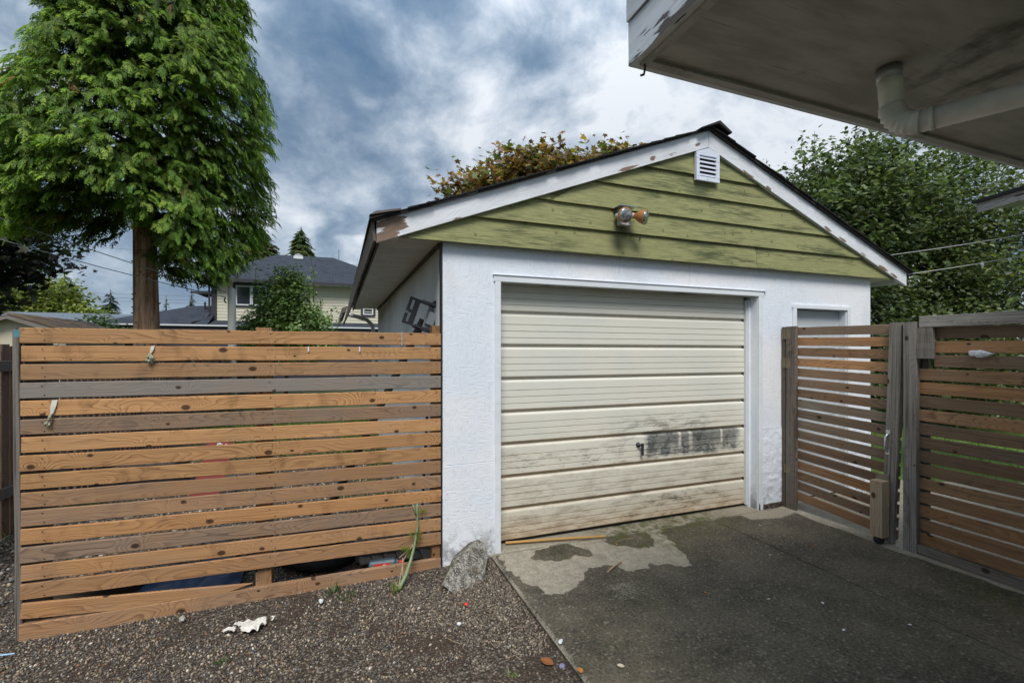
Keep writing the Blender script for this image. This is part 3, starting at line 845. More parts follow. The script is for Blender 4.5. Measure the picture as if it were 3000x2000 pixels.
# pale worn strip along the slab edge and a faint pale scrape near the front
rim = np.exp(-((X - SX0) / 0.03) ** 2) * (0.25 + 0.45 * vnoise(X * 0, Y, 5, 45))
dry = np.maximum(dry, rim)
scr = poly_sd(wx, wy, [(2.02, 1.52), (2.10, 1.90), (2.06, 1.94), (1.92, 1.55)])
dry = np.maximum(dry, 0.42 * np.clip(0.5 + scr / 0.05, 0, 1))
faint = poly_sd(wx, wy, [(1.35, 2.6), (1.9, 2.72), (2.15, 2.35), (1.75, 2.2), (1.4, 2.35)])
dry = np.maximum(dry, 0.42 * np.clip(0.5 + faint / 0.22, 0, 1) * (0.5 + 0.8 * vnoise(X, Y, 4, 36)))
dry = np.maximum(dry, 0.40 * np.clip((vnoise(X + 7, Y + 2, 1.6, 37) * 0.6 + vnoise(X, Y, 5, 38) * 0.4 - 0.52) * 4, 0, 1))
moss = np.clip(1.1 - (3.33 - Y) / 0.42, 0, 1) * np.clip((X - 1.9) / 0.3, 0, 1) * np.clip((3.6 - X) / 0.4, 0, 1)
moss = np.maximum(moss, 0.75 * np.exp(-((X - 2.52) / 0.13) ** 2 - ((Y - 3.05) / 0.3) ** 2))
moss = np.maximum(moss, np.where(blot2 > 0, 0.7, 0)); moss = np.maximum(moss, np.where(blot1 > 0, 0.3, 0))
moss = np.maximum(moss, 0.8 * np.exp(-((X - 3.9) / 0.22) ** 2) * np.clip((2.0 - Y) / 0.4, 0, 1))
moss = np.maximum(moss, 0.25 * np.clip((3.0 - Y) / 1, 0, 1) * vnoise(X, Y, 1.7, 46))
Z = 0.004 * (vnoise(X, Y, 1.5, 47) - 0.5)
# sawn joints: a narrow groove along the drive and the seam at the door sill
jo = np.exp(-((X - 3.215) / 0.004) ** 2) * (Y < 3.29)
jo = np.maximum(jo, 0.7 * np.exp(-((Y - 3.30) / 0.006) ** 2) * (vnoise(X, X * 0, 7, 49) > 0.3))
jo = np.maximum(jo, 0.35 * np.exp(-((Y - 2.62 + 0.04 * (X - 3.2) + 0.02 * vnoise(X, X * 0, 5, 50)) / 0.005) ** 2) * (X > 3.2) * (X < 3.95))
Z = Z - 0.014 * jo
Z = Z - 0.018 * np.clip(1 - (X - SX0) / 0.02, 0, 1) ** 2
V = np.stack([X, Y, Z], -1)
nV = len(V)
# thickness below the visible edge, plus the plain continuation of the slab out of view and beyond the gate
ex = np.array([(SX0 - 0.004, -4, -0.015), (SX0 - 0.004, 3.32, -0.015), (SX0 - 0.006, 3.32, -0.16), (SX0 - 0.006, -4, -0.16),
               (SX0, -4, -0.006), (SX1, -4, -0.006), (SX1, 0.6, -0.001), (SX0, 0.6, -0.001),
               (SX1, -4, -0.006), (9.5, -4, -0.006), (7.9, 2.70, -0.004), (SX1, 2.70, -0.001),
               (SX1, 2.70, -0.001), (7.9, 2.70, -0.004), (6.35, 3.45, -0.004), (SX1, 3.45, -0.001),
               (5.52, 3.45, -0.001), (6.35, 3.45, -0.004), (6.2, 12, -0.004), (5.52, 12, -0.004)])
exF = np.array([(0, 3, 2, 1), (4, 5, 6, 7), (8, 9, 10, 11), (12, 13, 14, 15), (16, 17, 18, 19)]) + nV
nz = np.zeros(len(ex)); ed = np.concatenate([nz[:8], nz[8:] + 0.75])
tag(np_mesh('driveway', np.concatenate([V, ex]), np.concatenate([F, exF]), M['concrete'], attrs={'dry': np.concatenate([dry, ed]), 'moss': np.concatenate([moss, nz]), 'joint': np.concatenate([jo, nz])}), kind='structure')

# lawn beyond the right-hand fence and at the back of the side yard
lawn_m, lg = new_mat('lawn_soil')
lp = lg.n('ShaderNodeNewGeometry').outputs['Position']
finish(lg, lg.mix(lg.noise(lp, 6.0, 5.0, 0.6), (0.05, 0.09, 0.015), (0.13, 0.20, 0.04)), 0.9)
tag(MB().poly([(9.5, -4, -0.012), (30, -4, -0.012), (30, 30, -0.012), (6.2, 30, -0.012), (6.2, 12, -0.012), (6.35, 3.45, -0.012), (7.9, 2.70, -0.012)]).build('lawn', lawn_m), kind='structure')
def grass(n, xy, hmin, hmax, z, seed, name, label, cols):
    r = np.random.default_rng(seed)
    p = xy(r, n); n = len(p)
    tv = np.array([(-0.5, 0, 0), (0.5, 0, 0), (0.32, 0.55, 0.05), (-0.32, 0.55, 0.05), (0.0, 1.0, 0.22)]) * np.array([0.055, 1, 1])
    tf = np.array([(0, 1, 2), (0, 2, 3), (3, 2, 4)])
    ax = norm(np.stack([r.normal(0, 0.45, n), r.normal(0, 0.45, n), np.ones(n)], -1))
    Rm = frames(ax, r.normal(size=(n, 3)))
    h = r.uniform(hmin, hmax, n)
    V, F = scatter(tv * np.array([2.2, 1, 1]), tf, np.concatenate([p, np.full((n, 1), z)], 1), Rm, h)
    a, b = np.array(cols[0]), np.array(cols[1]); k = r.random((n, 1))
    T = np.repeat(a * k + b * (1 - k), 5, axis=0)
    return tag(np_mesh(name, V, F, M['grass'], tint=T), label, 'grass', kind='stuff')
def lawn_xy(r, n):
    x = r.uniform(6.0, 16, n); y = r.uniform(-1, 13, n)
    k = (x > 6.3) & (y > 3.45 - (x - 6.35) * 0.484) & (r.random(n) < np.clip(1.6 - np.hypot(x - 6, y - 3) * 0.14, 0.15, 1))
    return np.stack([x, y], -1)[k]
grass(30000, lawn_xy, 0.05, 0.12, -0.012, 51, 'lawn_grass', 'bright green lawn grass beyond the right-hand slatted fence', [(0.12, 0.22, 0.03), (0.20, 0.30, 0.06)])
def side_xy(r, n):
    x = r.uniform(-2.6, 0.7, n); y = 3.9 + 9 * r.random(n) ** 0.8
    k = (vnoise(x + 3, y + 3, 1.1, 52) + (y - 6.2) * 0.12 > 0.62)
    return np.stack([x, y], -1)[k]
grass(9000, side_xy, 0.06, 0.22, -0.05, 53, 'side_yard_weeds', 'ragged green weeds growing in the gravel behind the slatted fence', [(0.07, 0.13, 0.03), (0.15, 0.20, 0.05)])
# ------------------------------------------------------------------ garage
XL, XR, YB = 0.717, 5.507, 9.14
gar = empty('garage', (3.11, FY, 0), 'white detached garage with green lapped gable and cream sectional door', 'garage')
w = MB()
w.box(XL + 0.004, 1.169, FY + 0.009, FY + 0.125, -0.1, 2.36)
w.box(1.169, 3.83, FY + 0.009, FY + 0.125, 2.079, 2.36)
w.box(3.83, 4.351, FY + 0.009, FY + 0.125, -0.1, 2.36)
w.box(4.351, 5.117, FY + 0.009, FY + 0.125, 1.981, 2.36)
w.box(5.117, XR - 0.004, FY + 0.009, FY + 0.125, -0.1, 2.36)
w.build('wall_frame', M['wall'], gar)
def wp(name, x0, x1, z0, z1, yf=FY, mat='wall', y1=FY + 0.008):
    return MB().box(x0, x1, yf, y1, z0, z1).build(name, M[mat], gar, bevel=0.0015)
def wpoly(pts):
    return MB().prism(pts, FY, FY + 0.008).build('wall_panel', M['wall'], gar)
wpoly([(XL, 0.705), (1.168, 0.705), (1.168, 2.081), (2.247, 2.081), (2.247, 2.36), (XL, 2.36)])
wp('wall_panel', XL + 0.001, 1.168, -0.09, 0.701, FY - 0.005)
wp('wall_panel', 2.2485, 2.993, 2.081, 2.36)
wpoly([(2.9945, 2.081), (3.831, 2.081), (3.831, 0.79), (4.350, 0.79), (4.350, 1.983), (5.118, 1.983), (5.118, 0.79), (XR, 0.79), (XR, 2.36), (2.9945, 2.36)])
def stucco_panel(x0, x1):
    xs = np.linspace(x0, x1, 40); zs = np.linspace(-0.03, 0.788, 60)
    X, Z = np.meshgrid(xs, zs)
    Y = FY - 0.006 + 0.003 * (vnoise(X * 3, Z, 22, 61) - 0.5) + 0.005 * (vnoise(X, Z * 2, 14, 62) - 0.5)
    V = np.stack([X, Y, Z], -1).reshape(-1, 3); nx = 40
    i = (np.arange(59)[:, None] * nx + np.arange(39)[None]).reshape(-1)
    F = np.stack([i, i + 1, i + nx + 1, i + nx], -1)
    b = len(V)
    V = np.concatenate([V, [(x0, FY + 0.02, 0.79), (x1, FY + 0.02, 0.79), (x0, FY - 0.004, 0.79), (x1, FY - 0.004, 0.79), (x0, FY - 0.004, -0.03), (x0, FY + 0.02, -0.03)]])
    F = np.concatenate([F, [(b + 2, b + 3, b + 1, b), (b + 4, b + 2, b, b + 5)]])
    return np_mesh('wall_panel', V, F, M['stucco'], gar, smooth=True, loc=((x0 + x1) / 2, FY, 0.4))
stucco_panel(3.887, 4.345); stucco_panel(5.12, XR)
MB().box(3.9, 4.33, FY - 0.02, FY + 0.02, -0.05, 0.045).build('footing', M['soil'], gar, bevel=0.006)
sw = MB().box(XL, XL + 0.1, FY + 0.126, YB, -0.1, 2.42).box(XR - 0.1, XR, FY + 0.126, YB, -0.1, 2.42).box(XL + 0.1, XR - 0.1, YB - 0.1, YB, -0.1, 2.42)
sw.build('side_wall', M['sidewall'], gar)
MB().box(XL - 0.012, XL + 0.001, FY - 0.004, FY + 0.05, -0.05, 2.345).build('corner_strip', M['darksteel'], gar)

# gable siding: tapered lapped boards clipped to the rake
LAPS = [2.340, 2.542, 2.737, 2.940, 3.131, 3.46]
def rl(z): return 0.247 + (z - 2.291) / 0.3817 - 0.055
def rr(z): return 6.01 - (z - 2.281) / 0.391 + 0.055
PKX, PKZ = 3.15, 3.42
def siding(z0, z1, xa, xb):
    top = min(z1 + 0.02, PKZ)
    def clip(z, a, b): return max(a, rl(z)), min(b, rr(z))
    a0, b0 = clip(z0, xa, xb); a1, b1 = clip(top, xa, xb)
    pts = [(a0, z0), (b0, z0), (b1, top), (a1, top)]
    zs = [z0, top]
    def yf(z): return 3.256 + 0.026 * (z - z0) / (z1 + 0.02 - z0)
    mb = MB()
    fr = [(x, yf(z), z) for x, z in pts]; bk = [(x, yf(z) + 0.016, z) for x, z in pts]
    b = 0; mb.v = fr + bk
    mb.f = [[0, 1, 2, 3], [7, 6, 5, 4], [0, 4, 5, 1], [1, 5, 6, 2], [2, 6, 7, 3], [3, 7, 4, 0]]; mb.mi = [0] * 6
    return mb.build('siding_board', M['green'], gar)
siding(LAPS[0], LAPS[1], -9, 3.744); siding(LAPS[0], LAPS[1], 3.7475, 99)
siding(LAPS[1], LAPS[2], -9, 99)
siding(LAPS[2], LAPS[3], -9, 1.558); siding(LAPS[2] - 0.004, LAPS[3], 1.562, 99)
siding(LAPS[3], LAPS[4], -9, 99)
siding(LAPS[4], LAPS[5], -9, 99)
MB().prism([(0.6, 2.36), (5.62, 2.36), (3.15, 3.42)], 3.31, 3.33).build('gable_sheathing', M['oldwood'], gar)
MB().prism([(0.5, 2.352), (5.7, 2.352), (5.7, 2.37), (0.5, 2.37)], 3.285, 3.33).build('gable_ledger', M['oldwood'], gar)
MB().lathe([(0.006, 0), (0.011, 0.001)], (2.405, 3.2625, 2.505), (0, -1, 0), 10).build('siding_hole', M['black'], gar)

# rake fascia (grain along the slope): built along local X then rotated
def rake(xa, za, xb, zb, name, peel_spots):
    L = math.hypot(xb - xa, zb - za); ang = math.atan2(zb - za, xb - xa)
    hh = 0.142
    n = 110; mrow = 9
    vs, fs, pe = [], [], []
    lft = xa < 2
    s0 = math.tan(ang) * hh
    for j in range(mrow + 1):
        for i in range(n + 1):
            u = i / n; vv = j / mrow
            # plumb cuts at both ends
            x = -L / 2 + u * L + (vv * hh) * math.tan(ang) * 1.0
            y = -0.0125 + random.uniform(-0.0006, 0.0006)
            vs.append((x, y, vv * hh))
            p = 0.0
            for (pu, pv, ru, rv, am) in peel_spots:
                p = max(p, am * math.exp(-((u - pu) / ru) ** 2 - ((vv - pv) / rv) ** 2))
            pe.append(p)
    for j in range(mrow):
        for i in range(n):
            a = j * (n + 1) + i
            fs.append((a, a + 1, a + n + 2, a + n + 1))
    b = len(vs)
    tl = math.tan(ang) * hh
    ends = [(-L / 2, 0), (L / 2, 0), (L / 2 + tl, hh), (-L / 2 + tl, hh)]
    vs += [(x, -0.0125, z) for x, z in ends] + [(x, 0.0225, z) for x, z in ends]
    pe += [0.0] * 8
    fs += [(b + 7, b + 6, b + 5, b + 4), (b, b + 4, b + 5, b + 1), (b + 1, b + 5, b + 6, b + 2), (b + 2, b + 6, b + 7, b + 3), (b + 3, b + 7, b + 4, b)]
    me = bpy.data.meshes.new(name); me.from_pydata(vs, [], fs)
    at = me.attributes.new('peel', 'FLOAT', 'POINT'); at.data.foreach_set('value', pe)
    me.materials.append(M['fascia']); me.update()
    return link(name, me, gar, ((xa + xb) / 2, 3.245, (za + zb) / 2), (0, -ang, 0))
rake(0.245, 2.285, 3.1225, 3.385, 'rake_fascia', [(0.02, 0.0, 0.035, 0.45, 0.75), (0.03, 0.75, 0.05, 0.22, 0.62), (0.055, 0.45, 0.02, 0.25, 0.55), (0.20, 0.0, 0.03, 0.12, 0.55), (0.70, 0.1, 0.05, 0.16, 0.62), (0.79, 0.22, 0.02, 0.2, 0.62), (0.86, 0.18, 0.05, 0.16, 0.62), (0.955, 0.32, 0.015, 0.12, 0.60)])
rake(3.1255, 3.385, 5.964, 2.275, 'rake_fascia', [(0.18, 0.05, 0.05, 0.12, 0.52), (0.26, 0.06, 0.02, 0.15, 0.60), (0.55, 0.1, 0.02, 0.12, 0.60), (0.63, 0.1, 0.03, 0.13, 0.62), (0.74, 0.1, 0.025, 0.12, 0.60), (0.86, 0.1, 0.04, 0.15, 0.62), (0.92, 0.1, 0.03, 0.13, 0.62)])
# roof deck, shingle courses, ridge caps
roof = MB()
EL, ER, PX = 0.215, 5.995, 3.124
def ztop(x): return (2.437 + (x - 0.245) * 0.3818) if x < PX else (2.437 + (5.964 - x) * 0.3911 - 0.004)
zc = ztop(PX - 1e-6)
rf = MB().prism([(EL, ztop(EL) - 0.008), (PX, zc - 0.004), (ER, ztop(ER) - 0.008), (ER, ztop(ER) + 0.006), (PX, zc + 0.012), (EL, ztop(EL) + 0.006)], 3.205, YB + 0.25).build('roof', M['shingle'], gar)
NC = 23
for side in (0, 1):
    for i in range(NC):
        if side == 0:
            xa = EL - 0.02 + (PX - EL) * i / NC; xb = EL - 0.02 + (PX - EL) * (i + 1.35) / NC
            xb = min(xb, PX)
        else:
            xa = ER + 0.02 - (ER - PX) * i / NC; xb = ER + 0.02 - (ER - PX) * (i + 1.35) / NC
            xb = max(xb, PX)
        yo = 3.190 + random.uniform(-0.012, 0.010)
        za, zb_ = ztop(min(max(xa, EL), ER)) + 0.022, ztop(xb if xb != PX else PX - 1e-6) + 0.013
        if i == 0: za -= 0.01
        sag = random.uniform(-0.004, 0.004)
        MB().prism([(xa, za - 0.013), (xb, zb_ - 0.006), (xb, zb_), (xa, za + sag * 0.5)], yo, YB + 0.25 + random.uniform(-0.01, 0.01)).build('shingle_course', M['shingle'], rf)
for k in range(20):
    y0 = 3.155 + k * 0.31
    dz = 0.014 if k % 2 else 0.020
    MB().prism([(PX - 0.15, zc - 0.15 * 0.38 + dz + 0.006), (PX + 0.06, zc + dz + 0.045), (PX + 0.20, zc - 0.14 * 0.39 + dz + 0.02), (PX + 0.195, zc - 0.14 * 0.39 + dz + 0.005), (PX + 0.05, zc + dz + 0.018), (PX - 0.145, zc - 0.15 * 0.38 + dz)], y0, y0 + 0.32).build('ridge_cap', M['shingle'], rf)
# left eave: soffit, dropped outer board, rotten hanging gutter board
MB().box(0.405, XL - 0.001, 3.275, YB, 2.353, 2.365).build('soffit', M['gsoffit'], gar)
MB().box(0.275, 0.395, 3.262, YB, 2.335, 2.35).build('soffit_board', M['gsoffit'], gar)
MB().box(XL - 0.022, XL - 0.0015, FY + 0.06, YB, 2.325, 2.3525).build('soffit_moulding', M['gutter'], gar)
MB().box(XR + 0.001, 5.86, 3.275, YB, 2.345, 2.357).build('soffit', M['gsoffit'], gar)
MB().box(5.865, 5.9, 3.262, YB, 2.30, 2.44).build('eave_fascia', M['trim'], gar)
MB().box(0.255, 0.272, 3.27, YB, 2.30, 2.44).build('eave_fascia', M['gutter'], gar)
ys = np.linspace(3.235, 9.35, 40)
lowx = np.interp(ys, [3.23, 5.6, 7.5, 9.4], [0.243, 0.236, 0.195, 0.105]); lowz = np.interp(ys, [3.23, 5.6, 7.5, 9.4], [2.295, 2.315, 2.21, 2.03])
upx = np.interp(ys, [3.23, 9.4], [0.228, 0.17]); upz = np.interp(ys, [3.23, 5.6, 9.4], [2.438, 2.44, 2.30])
mb = MB()
for i, y in enumerate(ys):
    j1 = random.uniform(-0.012, 0.012) if i > 4 else 0; j2 = random.uniform(-0.006, 0.006)
    mb.v += [(lowx[i], y, lowz[i] + j1), (upx[i], y, upz[i] + j2), (upx[i] - 0.018, y, upz[i] + j2), (lowx[i] - 0.018, y, lowz[i] + j1)]
for i in range(len(ys) - 1):
    a = i * 4
    for k in range(4):
        k2 = (k + 1) % 4
        mb.f.append([a + k, a + k2, a + 4 + k2, a + 4 + k]); mb.mi.append(0)
mb.f += [[0, 1, 2, 3], [len(ys) * 4 - 1 - k for k in range(4)]]; mb.mi += [0, 0]
mb.build('hanging_gutter_board', M['gutter'], gar)
mb = MB()
for k in range(5):
    y = 8.6 + 0.16 * k; x = 0.10 - 0.012 * k
    mb.prism([(x - 0.04, 2.30 - 0.03 * k), (x + 0.06, 2.34 - 0.03 * k), (x + 0.03, 2.24 - 0.03 * k), (x - 0.05, 2.20 - 0.04 * k - 0.03 * (k % 2))], y, y + 0.12)
mb.build('rotted_end', M['gutter'], gar)
# bent shingle lip at the left corner of the rake
MB().prism([(0.195, 2.452), (0.235, 2.480), (0.30, 2.494), (0.40, 2.518), (0.40, 2.507), (0.30, 2.480), (0.235, 2.462)], 3.17, 3.24).build('bent_drip_edge', M['gutter'], gar)
# rear downspout by the back corner
MB().tube([(0.18, 9.35, 2.25), (0.34, 9.25, 2.20), (0.52, 9.2, 2.14), (0.62, 9.19, 2.04), (0.64, 9.19, 1.8), (0.64, 9.19, 0.0)], 0.038, 10).build('downspout', M['drain'], gar, smooth=True)
MB().box(0.15, 0.60, 9.0, 9.12, 2.36, 2.4).build('soffit_end', M['gsoffit'], gar)

# door surround
def trim(x0, x1, z0, z1, y0=FY - 0.016, y1=FY + 0.004, name='door_trim'):
    return MB().box(x0, x1, y0, y1, z0, z1).build(name, M['trim'], gar, bevel=0.002)
trim(1.122, 1.169, -0.02, 2.079); trim(3.832, 3.884, 0.0, 2.079); trim(1.113, 3.9, 2.0795, 2.129)
MB().box(1.105, 3.93, FY - 0.024, FY, 2.1295, 2.1325).build('drip_cap', M['whitetrim'], gar)
MB().box(3.8305, 3.8445, FY + 0.0005, FY + 0.122, 0.0, 2.078).build('door_jamb', M['trim'], gar)
MB().box(1.155, 1.1685, FY + 0.0005, FY + 0.122, 0.0, 2.078).build('door_jamb', M['trim'], gar)
MB().box(3.806, 3.83, FY + 0.082, FY + 0.1225, 0.0, 2.05).build('door_stop', M['trim'], gar)
MB().box(3.792, 3.8055, FY + 0.095, FY + 0.128, 0.02, 2.05).build('door_track', M['whitetrim'], gar)
MB().box(1.169, 3.83, FY + 0.01, FY + 0.124, 2.0785, 2.0787).build('door_head', M['soffit'], gar)
# rotten foot of the right-hand trim
MB().prism([(3.832, 0.0), (3.850, 0.0), (3.846, 0.05), (3.839, 0.07), (3.833, 0.045)], FY - 0.0175, FY - 0.0165).build('rot_hole', M['black'], gar)

# sectional garage door
gd = MB().box(1.17, 3.79, 3.478, 3.49, 0.02, 2.11).build('garage_door', M['door'], gar)
JZ = [2.12, 1.868, 1.600, 1.335, 1.070, 0.811, 0.548, 0.289, 0.034]
for i in range(8):
    zt, zb_ = JZ[i], JZ[i + 1]
    H = zt - zb_
    if i == 7: zb_ = 0.026
    prof = [(3.474, zb_ + 0.001), (3.462, zb_ + 0.002), (3.454, zb_ + 0.006), (3.452, zb_ + 0.012)]
    for q in (0.20, 0.40, 0.60):
        zq = zb_ + H * q
        prof += [(3.452, zq - 0.0035), (3.4590, zq - 0.0022), (3.4590, zq + 0.001), (3.4525, zq + 0.0050)]
    prof += [(3.452, zt - 0.042), (3.4545, zt - 0.034), (3.460, zt - 0.0275), (3.467, zt - 0.0235), (3.474, zt - 0.022)]
    mb = MB()
    n = len(prof)
    for x in (1.172, 3.79):
        mb.v += [(x, y, z - 0.004 * (x > 3)) for y, z in prof]
    for k in range(n - 1):
        mb.f.append([k, n + k, n + k + 1, k + 1]); mb.mi.append(0)
    mb.f.append(list(range(n))); mb.f.append([n + k for k in reversed(range(n))]); mb.mi += [0, 0]
    o = mb.build('door_section', M['door'], gd)
MB().box(1.19, 3.78, 3.468, 3.476, 0.004, 0.034).build('dark_gap_seal', M['black'], gd)  # black weatherstrip box, standing in for the shaded gap under the door
MB().lathe([(0.022, 0.0), (0.022, 0.008), (0.014, 0.012), (0.012, 0.03)], (2.523, 3.453, 0.705), (0, -1, 0), 14).build('handle_rose', M['darksteel'], gd, smooth=True)
MB().prism([(2.532, 0.722), (2.556, 0.722), (2.556, 0.618), (2.538, 0.612)], 3.405, 3.423).build('handle', M['darksteel'], gd, bevel=0.003)

# person door, mostly hidden by the gate
sd = MB().box(4.362, 5.106, 3.405, 3.44, 0.02, 1.972).build('side_door', M['sidedoor'], gar)
for (a, b) in ((4.45, 4.70), (4.79, 5.04)):
    for (z0, z1) in ((1.58, 1.80), (0.95, 1.52), (0.2, 0.88)):
        MB().box(a, b, 3.401, 3.405, z1 - 0.012, z1).box(a, b, 3.401, 3.405, z0, z0 + 0.012).box(a, a + 0.012, 3.401, 3.405, z0 + 0.012, z1 - 0.012).box(b - 0.012, b, 3.401, 3.405, z0 + 0.012, z1 - 0.012).build('panel_moulding', M['sidedoor'], sd)
trim(4.300, 4.351, 0.0, 1.981); trim(5.117, 5.160, 0.0, 1.981); trim(4.292, 5.168, 1.9815, 2.022)
MB().box(5.106, 5.1168, FY + 0.001, FY + 0.12, 0, 1.98).build('door_jamb', M['trim'], gar)
MB().box(4.3512, 4.362, FY + 0.001, FY + 0.12, 0, 1.98).build('door_jamb', M['trim'], gar)

# gable vent
vent = MB()
VX0, VX1, VZ0 = 2.985, 3.250, 3.075
ix0, ix1, iz0, iz1 = 3.020, 3.213, 3.112, 3.30
yv0, yv1 = 3.228, 3.256
vent.box(VX0, ix0, yv0, yv1, VZ0, 3.318).box(ix1, VX1, yv0, yv1, VZ0, 3.318).box(ix0, ix1, yv0, yv1, VZ0, iz0)
vent.prism([(VX0, 3.318), (VX1, 3.318), (VX1, 3.331), (3.124, 3.376), (VX0, 3.327)], yv0, yv1)
vent.box(ix0, ix1, yv0, yv1, iz1, 3.318)
vn = vent.build('gable_vent', M['whitemetal'], gar)
MB().box(ix0, ix1, 3.2515, 3.255, iz0, iz1).build('vent_back', M['darkvent'], vn)  # dark brown sheet behind the louvre openings
for k in range(5):
    z = iz0 + 0.012 + k * 0.0385
    MB().prism([(yv0 + 0.002, z - 0.006), (yv0 + 0.002, z + 0.004), (3.2512, z + 0.024), (3.2512, z + 0.018)], ix0, ix1, axis='x').build('louvre', M['whitemetal'], vn)
for (x, z) in ((2.998, 3.27), (3.003, 3.11), (3.235, 3.26), (3.236, 3.11), (3.11, 3.09)):
    MB().lathe([(0.004, 0), (0.003, 0.002)], (x, yv0, z), (0, -1, 0), 6).build('screw', M['darksteel'], vn)

# twin flood lamp on the gable
lamp = empty('flood_lamp', (2.23, 3.25, 2.62), 'rusty twin flood lamp fixed to the green gable siding', 'lamp')
MB().prism([(2.135, 2.733), (2.30, 2.733), (2.30, 2.729), (2.135, 2.729)], 3.15, 3.262).build('rain_plate', M['zinc'], lamp)
MB().box(2.17, 2.275, 3.205, 3.258, 2.585, 2.728).build('junction_box', M['ceramic'], lamp, bevel=0.006)
MB().box(2.213, 2.243, 3.19, 3.206, 2.58, 2.62).build('photocell', M['ceramic'], lamp, bevel=0.004)
def par(o, ax, name):
    o = Vector(o); ax = Vector(ax).normalized()
    MB().lathe([(0.016, -0.135), (0.020, -0.10), (0.022, -0.085), (0.032, -0.07), (0.05, -0.035), (0.058, -0.008), (0.060, 0.0)], o, ax, 22).build('reflector', M['orange'], lamp, smooth=True)
    MB().lathe([(0.060, 0.0), (0.0615, 0.004), (0.058, 0.008)], o, ax, 22).build('rim', M['orange'], lamp, smooth=True)
    MB().lathe([(0.057, 0.006), (0.045, 0.013), (0.025, 0.017), (0.004, 0.018)], o, ax, 22).build('lens', M['lens'], lamp, smooth=True)
    MB().lathe([(0.020, -0.16), (0.024, -0.15), (0.024, -0.095), (0.020, -0.09)], o, ax, 14).build('socket', M['ceramic'], lamp, smooth=True)
par((2.135, 3.085, 2.628), (-0.15, -0.95, -0.22), 'a')
par((2.325, 3.085, 2.632), (0.52, -0.80, -0.25), 'b')

# ------------------------------------------------------------------ slatted fence left of the garage
PZ = Matrix(((0, 0, -1), (0, 1, 0), (1, 0, 0))).to_euler()     # post facing -Y: local X up
PX_ = Matrix(((0, 1, 0), (0, 0, 1), (1, 0, 0))).to_euler()     # post facing -X: local X up
fl = empty('slatted_fence', (-0.47, FY, -0.05), 'brown horizontal slatted timber fence left of the garage', 'fence')
TONES = [0.05, -0.05, 0.15, 0.98, -0.1, 0.5, 0.0, -0.1, -0.15, 0.25, 0.28, -0.05, 0.48, 0.1, 0.15]
SH = [0.98, 1.08, 0.85, 1.0, 1.2, 0.78, 1.15, 0.95, 0.9, 0.78, 0.85, 1.02, 0.82, 0.98, 0.85]
FXL, FXR = -1.642, 0.708
for i in range(15):
    zl = 1.678 - 0.1016 * i; zr = 1.678 - 0.1043 * i            # the lower boards run slightly downhill to the right
    nl = [(-1.08, 0.025), (-1.07, -0.026), (0.06 + random.uniform(-.01, .01), 0.024), (0.085, -0.024), (1.14, 0.026), (1.145, -0.026)]
    r_ = random.uniform(-0.0008, 0.0008) + (zl - zr) / 2.35
    board('fence_board', FXR - FXL + random.uniform(-0.006, 0.004), 0.0868 + random.uniform(-0.0015, 0.0015), 0.020, M['fence'], fl, ((FXL + FXR) / 2, FY + 0.010 + random.uniform(-0.003, 0.003), (zl + zr) / 2 - 0.0432), (random.uniform(-0.02, 0.02), r_, 0), TONES[i], SH[i], st=12, jit=0.0022, nails=nl)
def jag(i, s):
    if i == 0: return 0.0
    return -0.14 + 0.13 * s + random.uniform(-0.03, 0.02)
board('fence_board', 1.13, 0.0868, 0.020, M['fence'], fl, (-1.642 + 0.565, FY + 0.010, 0.062), (0, 0.081, 0), 0.12, 0.95, st=8, ends=jag)
board('base_board', 2.36, 0.095, 0.034, M['fence'], fl, (-0.468, FY + 0.0165, -0.017), (0, 0.003, 0), 0.30, 0.92, st=8)
for (x, wd, h0, tt, ss) in ((-0.452, 0.092, 1.70, 0.1, 0.8), (0.677, 0.058, 1.735, 0.05, 0.55)):
    board('fence_post', h0 + 0.1, wd, 0.088, M['fence'], fl, (x, FY + 0.068, (h0 - 0.1) / 2), PZ, tt, ss)
board('fence_post', 1.73, 0.030, 0.07, M['greywood'], fl, (-1.660, FY + 0.045, 0.80), (Matrix.Rotation(R(-0.4), 3, 'Y') @ PZ.to_matrix()).to_euler(), 0.1, 0.75)
board('fence_post', 1.72, 0.10, 0.08, M['oldwood'], fl, (-1.597, FY + 0.068, 0.80), PZ, 0.2, 0.8)
MB().box(-1.672, -1.648, FY + 0.0075, FY + 0.0085, 1.625, 1.664).build('paint_patch', M['teal'], fl)

# ------------------------------------------------------------------ gate and right-hand fence
gt = empty('slatted_gate', (4.18, 2.75, 0), 'sagging slatted timber gate with wheel block and zinc pull handle', 'gate')
GT = [0.55, 0.0, 0.2, -0.05, 0.35, 0.5, 0.3, 0.8, 0.55, 0.6, 0.5, 0.35, 0.4, 0.0, 0.25, 0.4, 0.1]
GS = [1.0, 1.5, 1.0, 1.6, 1.1, 1.0, 0.85, 1.1, 0.8, 1.0, 0.85, 0.7, 0.6, 1.0, 0.75, 0.7, 0.9]
NG = 17
for i in range(NG):
    zt = 1.775 - 0.0999 * i
    drop = 0.014 + 0.048 * i / (NG - 1)
    L = 3.18 - 2.283
    ang = math.atan2(drop, 0.80)
    zc_ = zt - 0.0375 - drop * 0.5
    yc = (3.18 + 2.283) / 2 + 0.002 * i * 0
    off = 0.062 * i / (NG - 1)
    rot = (Matrix.Rotation(ang, 3, 'X') @ Matrix.Rotation(R(-90), 3, 'Z')).to_euler()
    board('slat', L - off * 0.4, 0.078, 0.018, M['gatewood'], gt, (4.189, yc + off * 0.55, zc_), rot, GT[i] + 0.12, GS[i] * 1.25, st=5, jit=0.001)
board('hinge_stile', 1.79, 0.105, 0.036, M['greywood'], gt, (4.161, 3.225, 0.893), PX_, -0.3, 0.75)
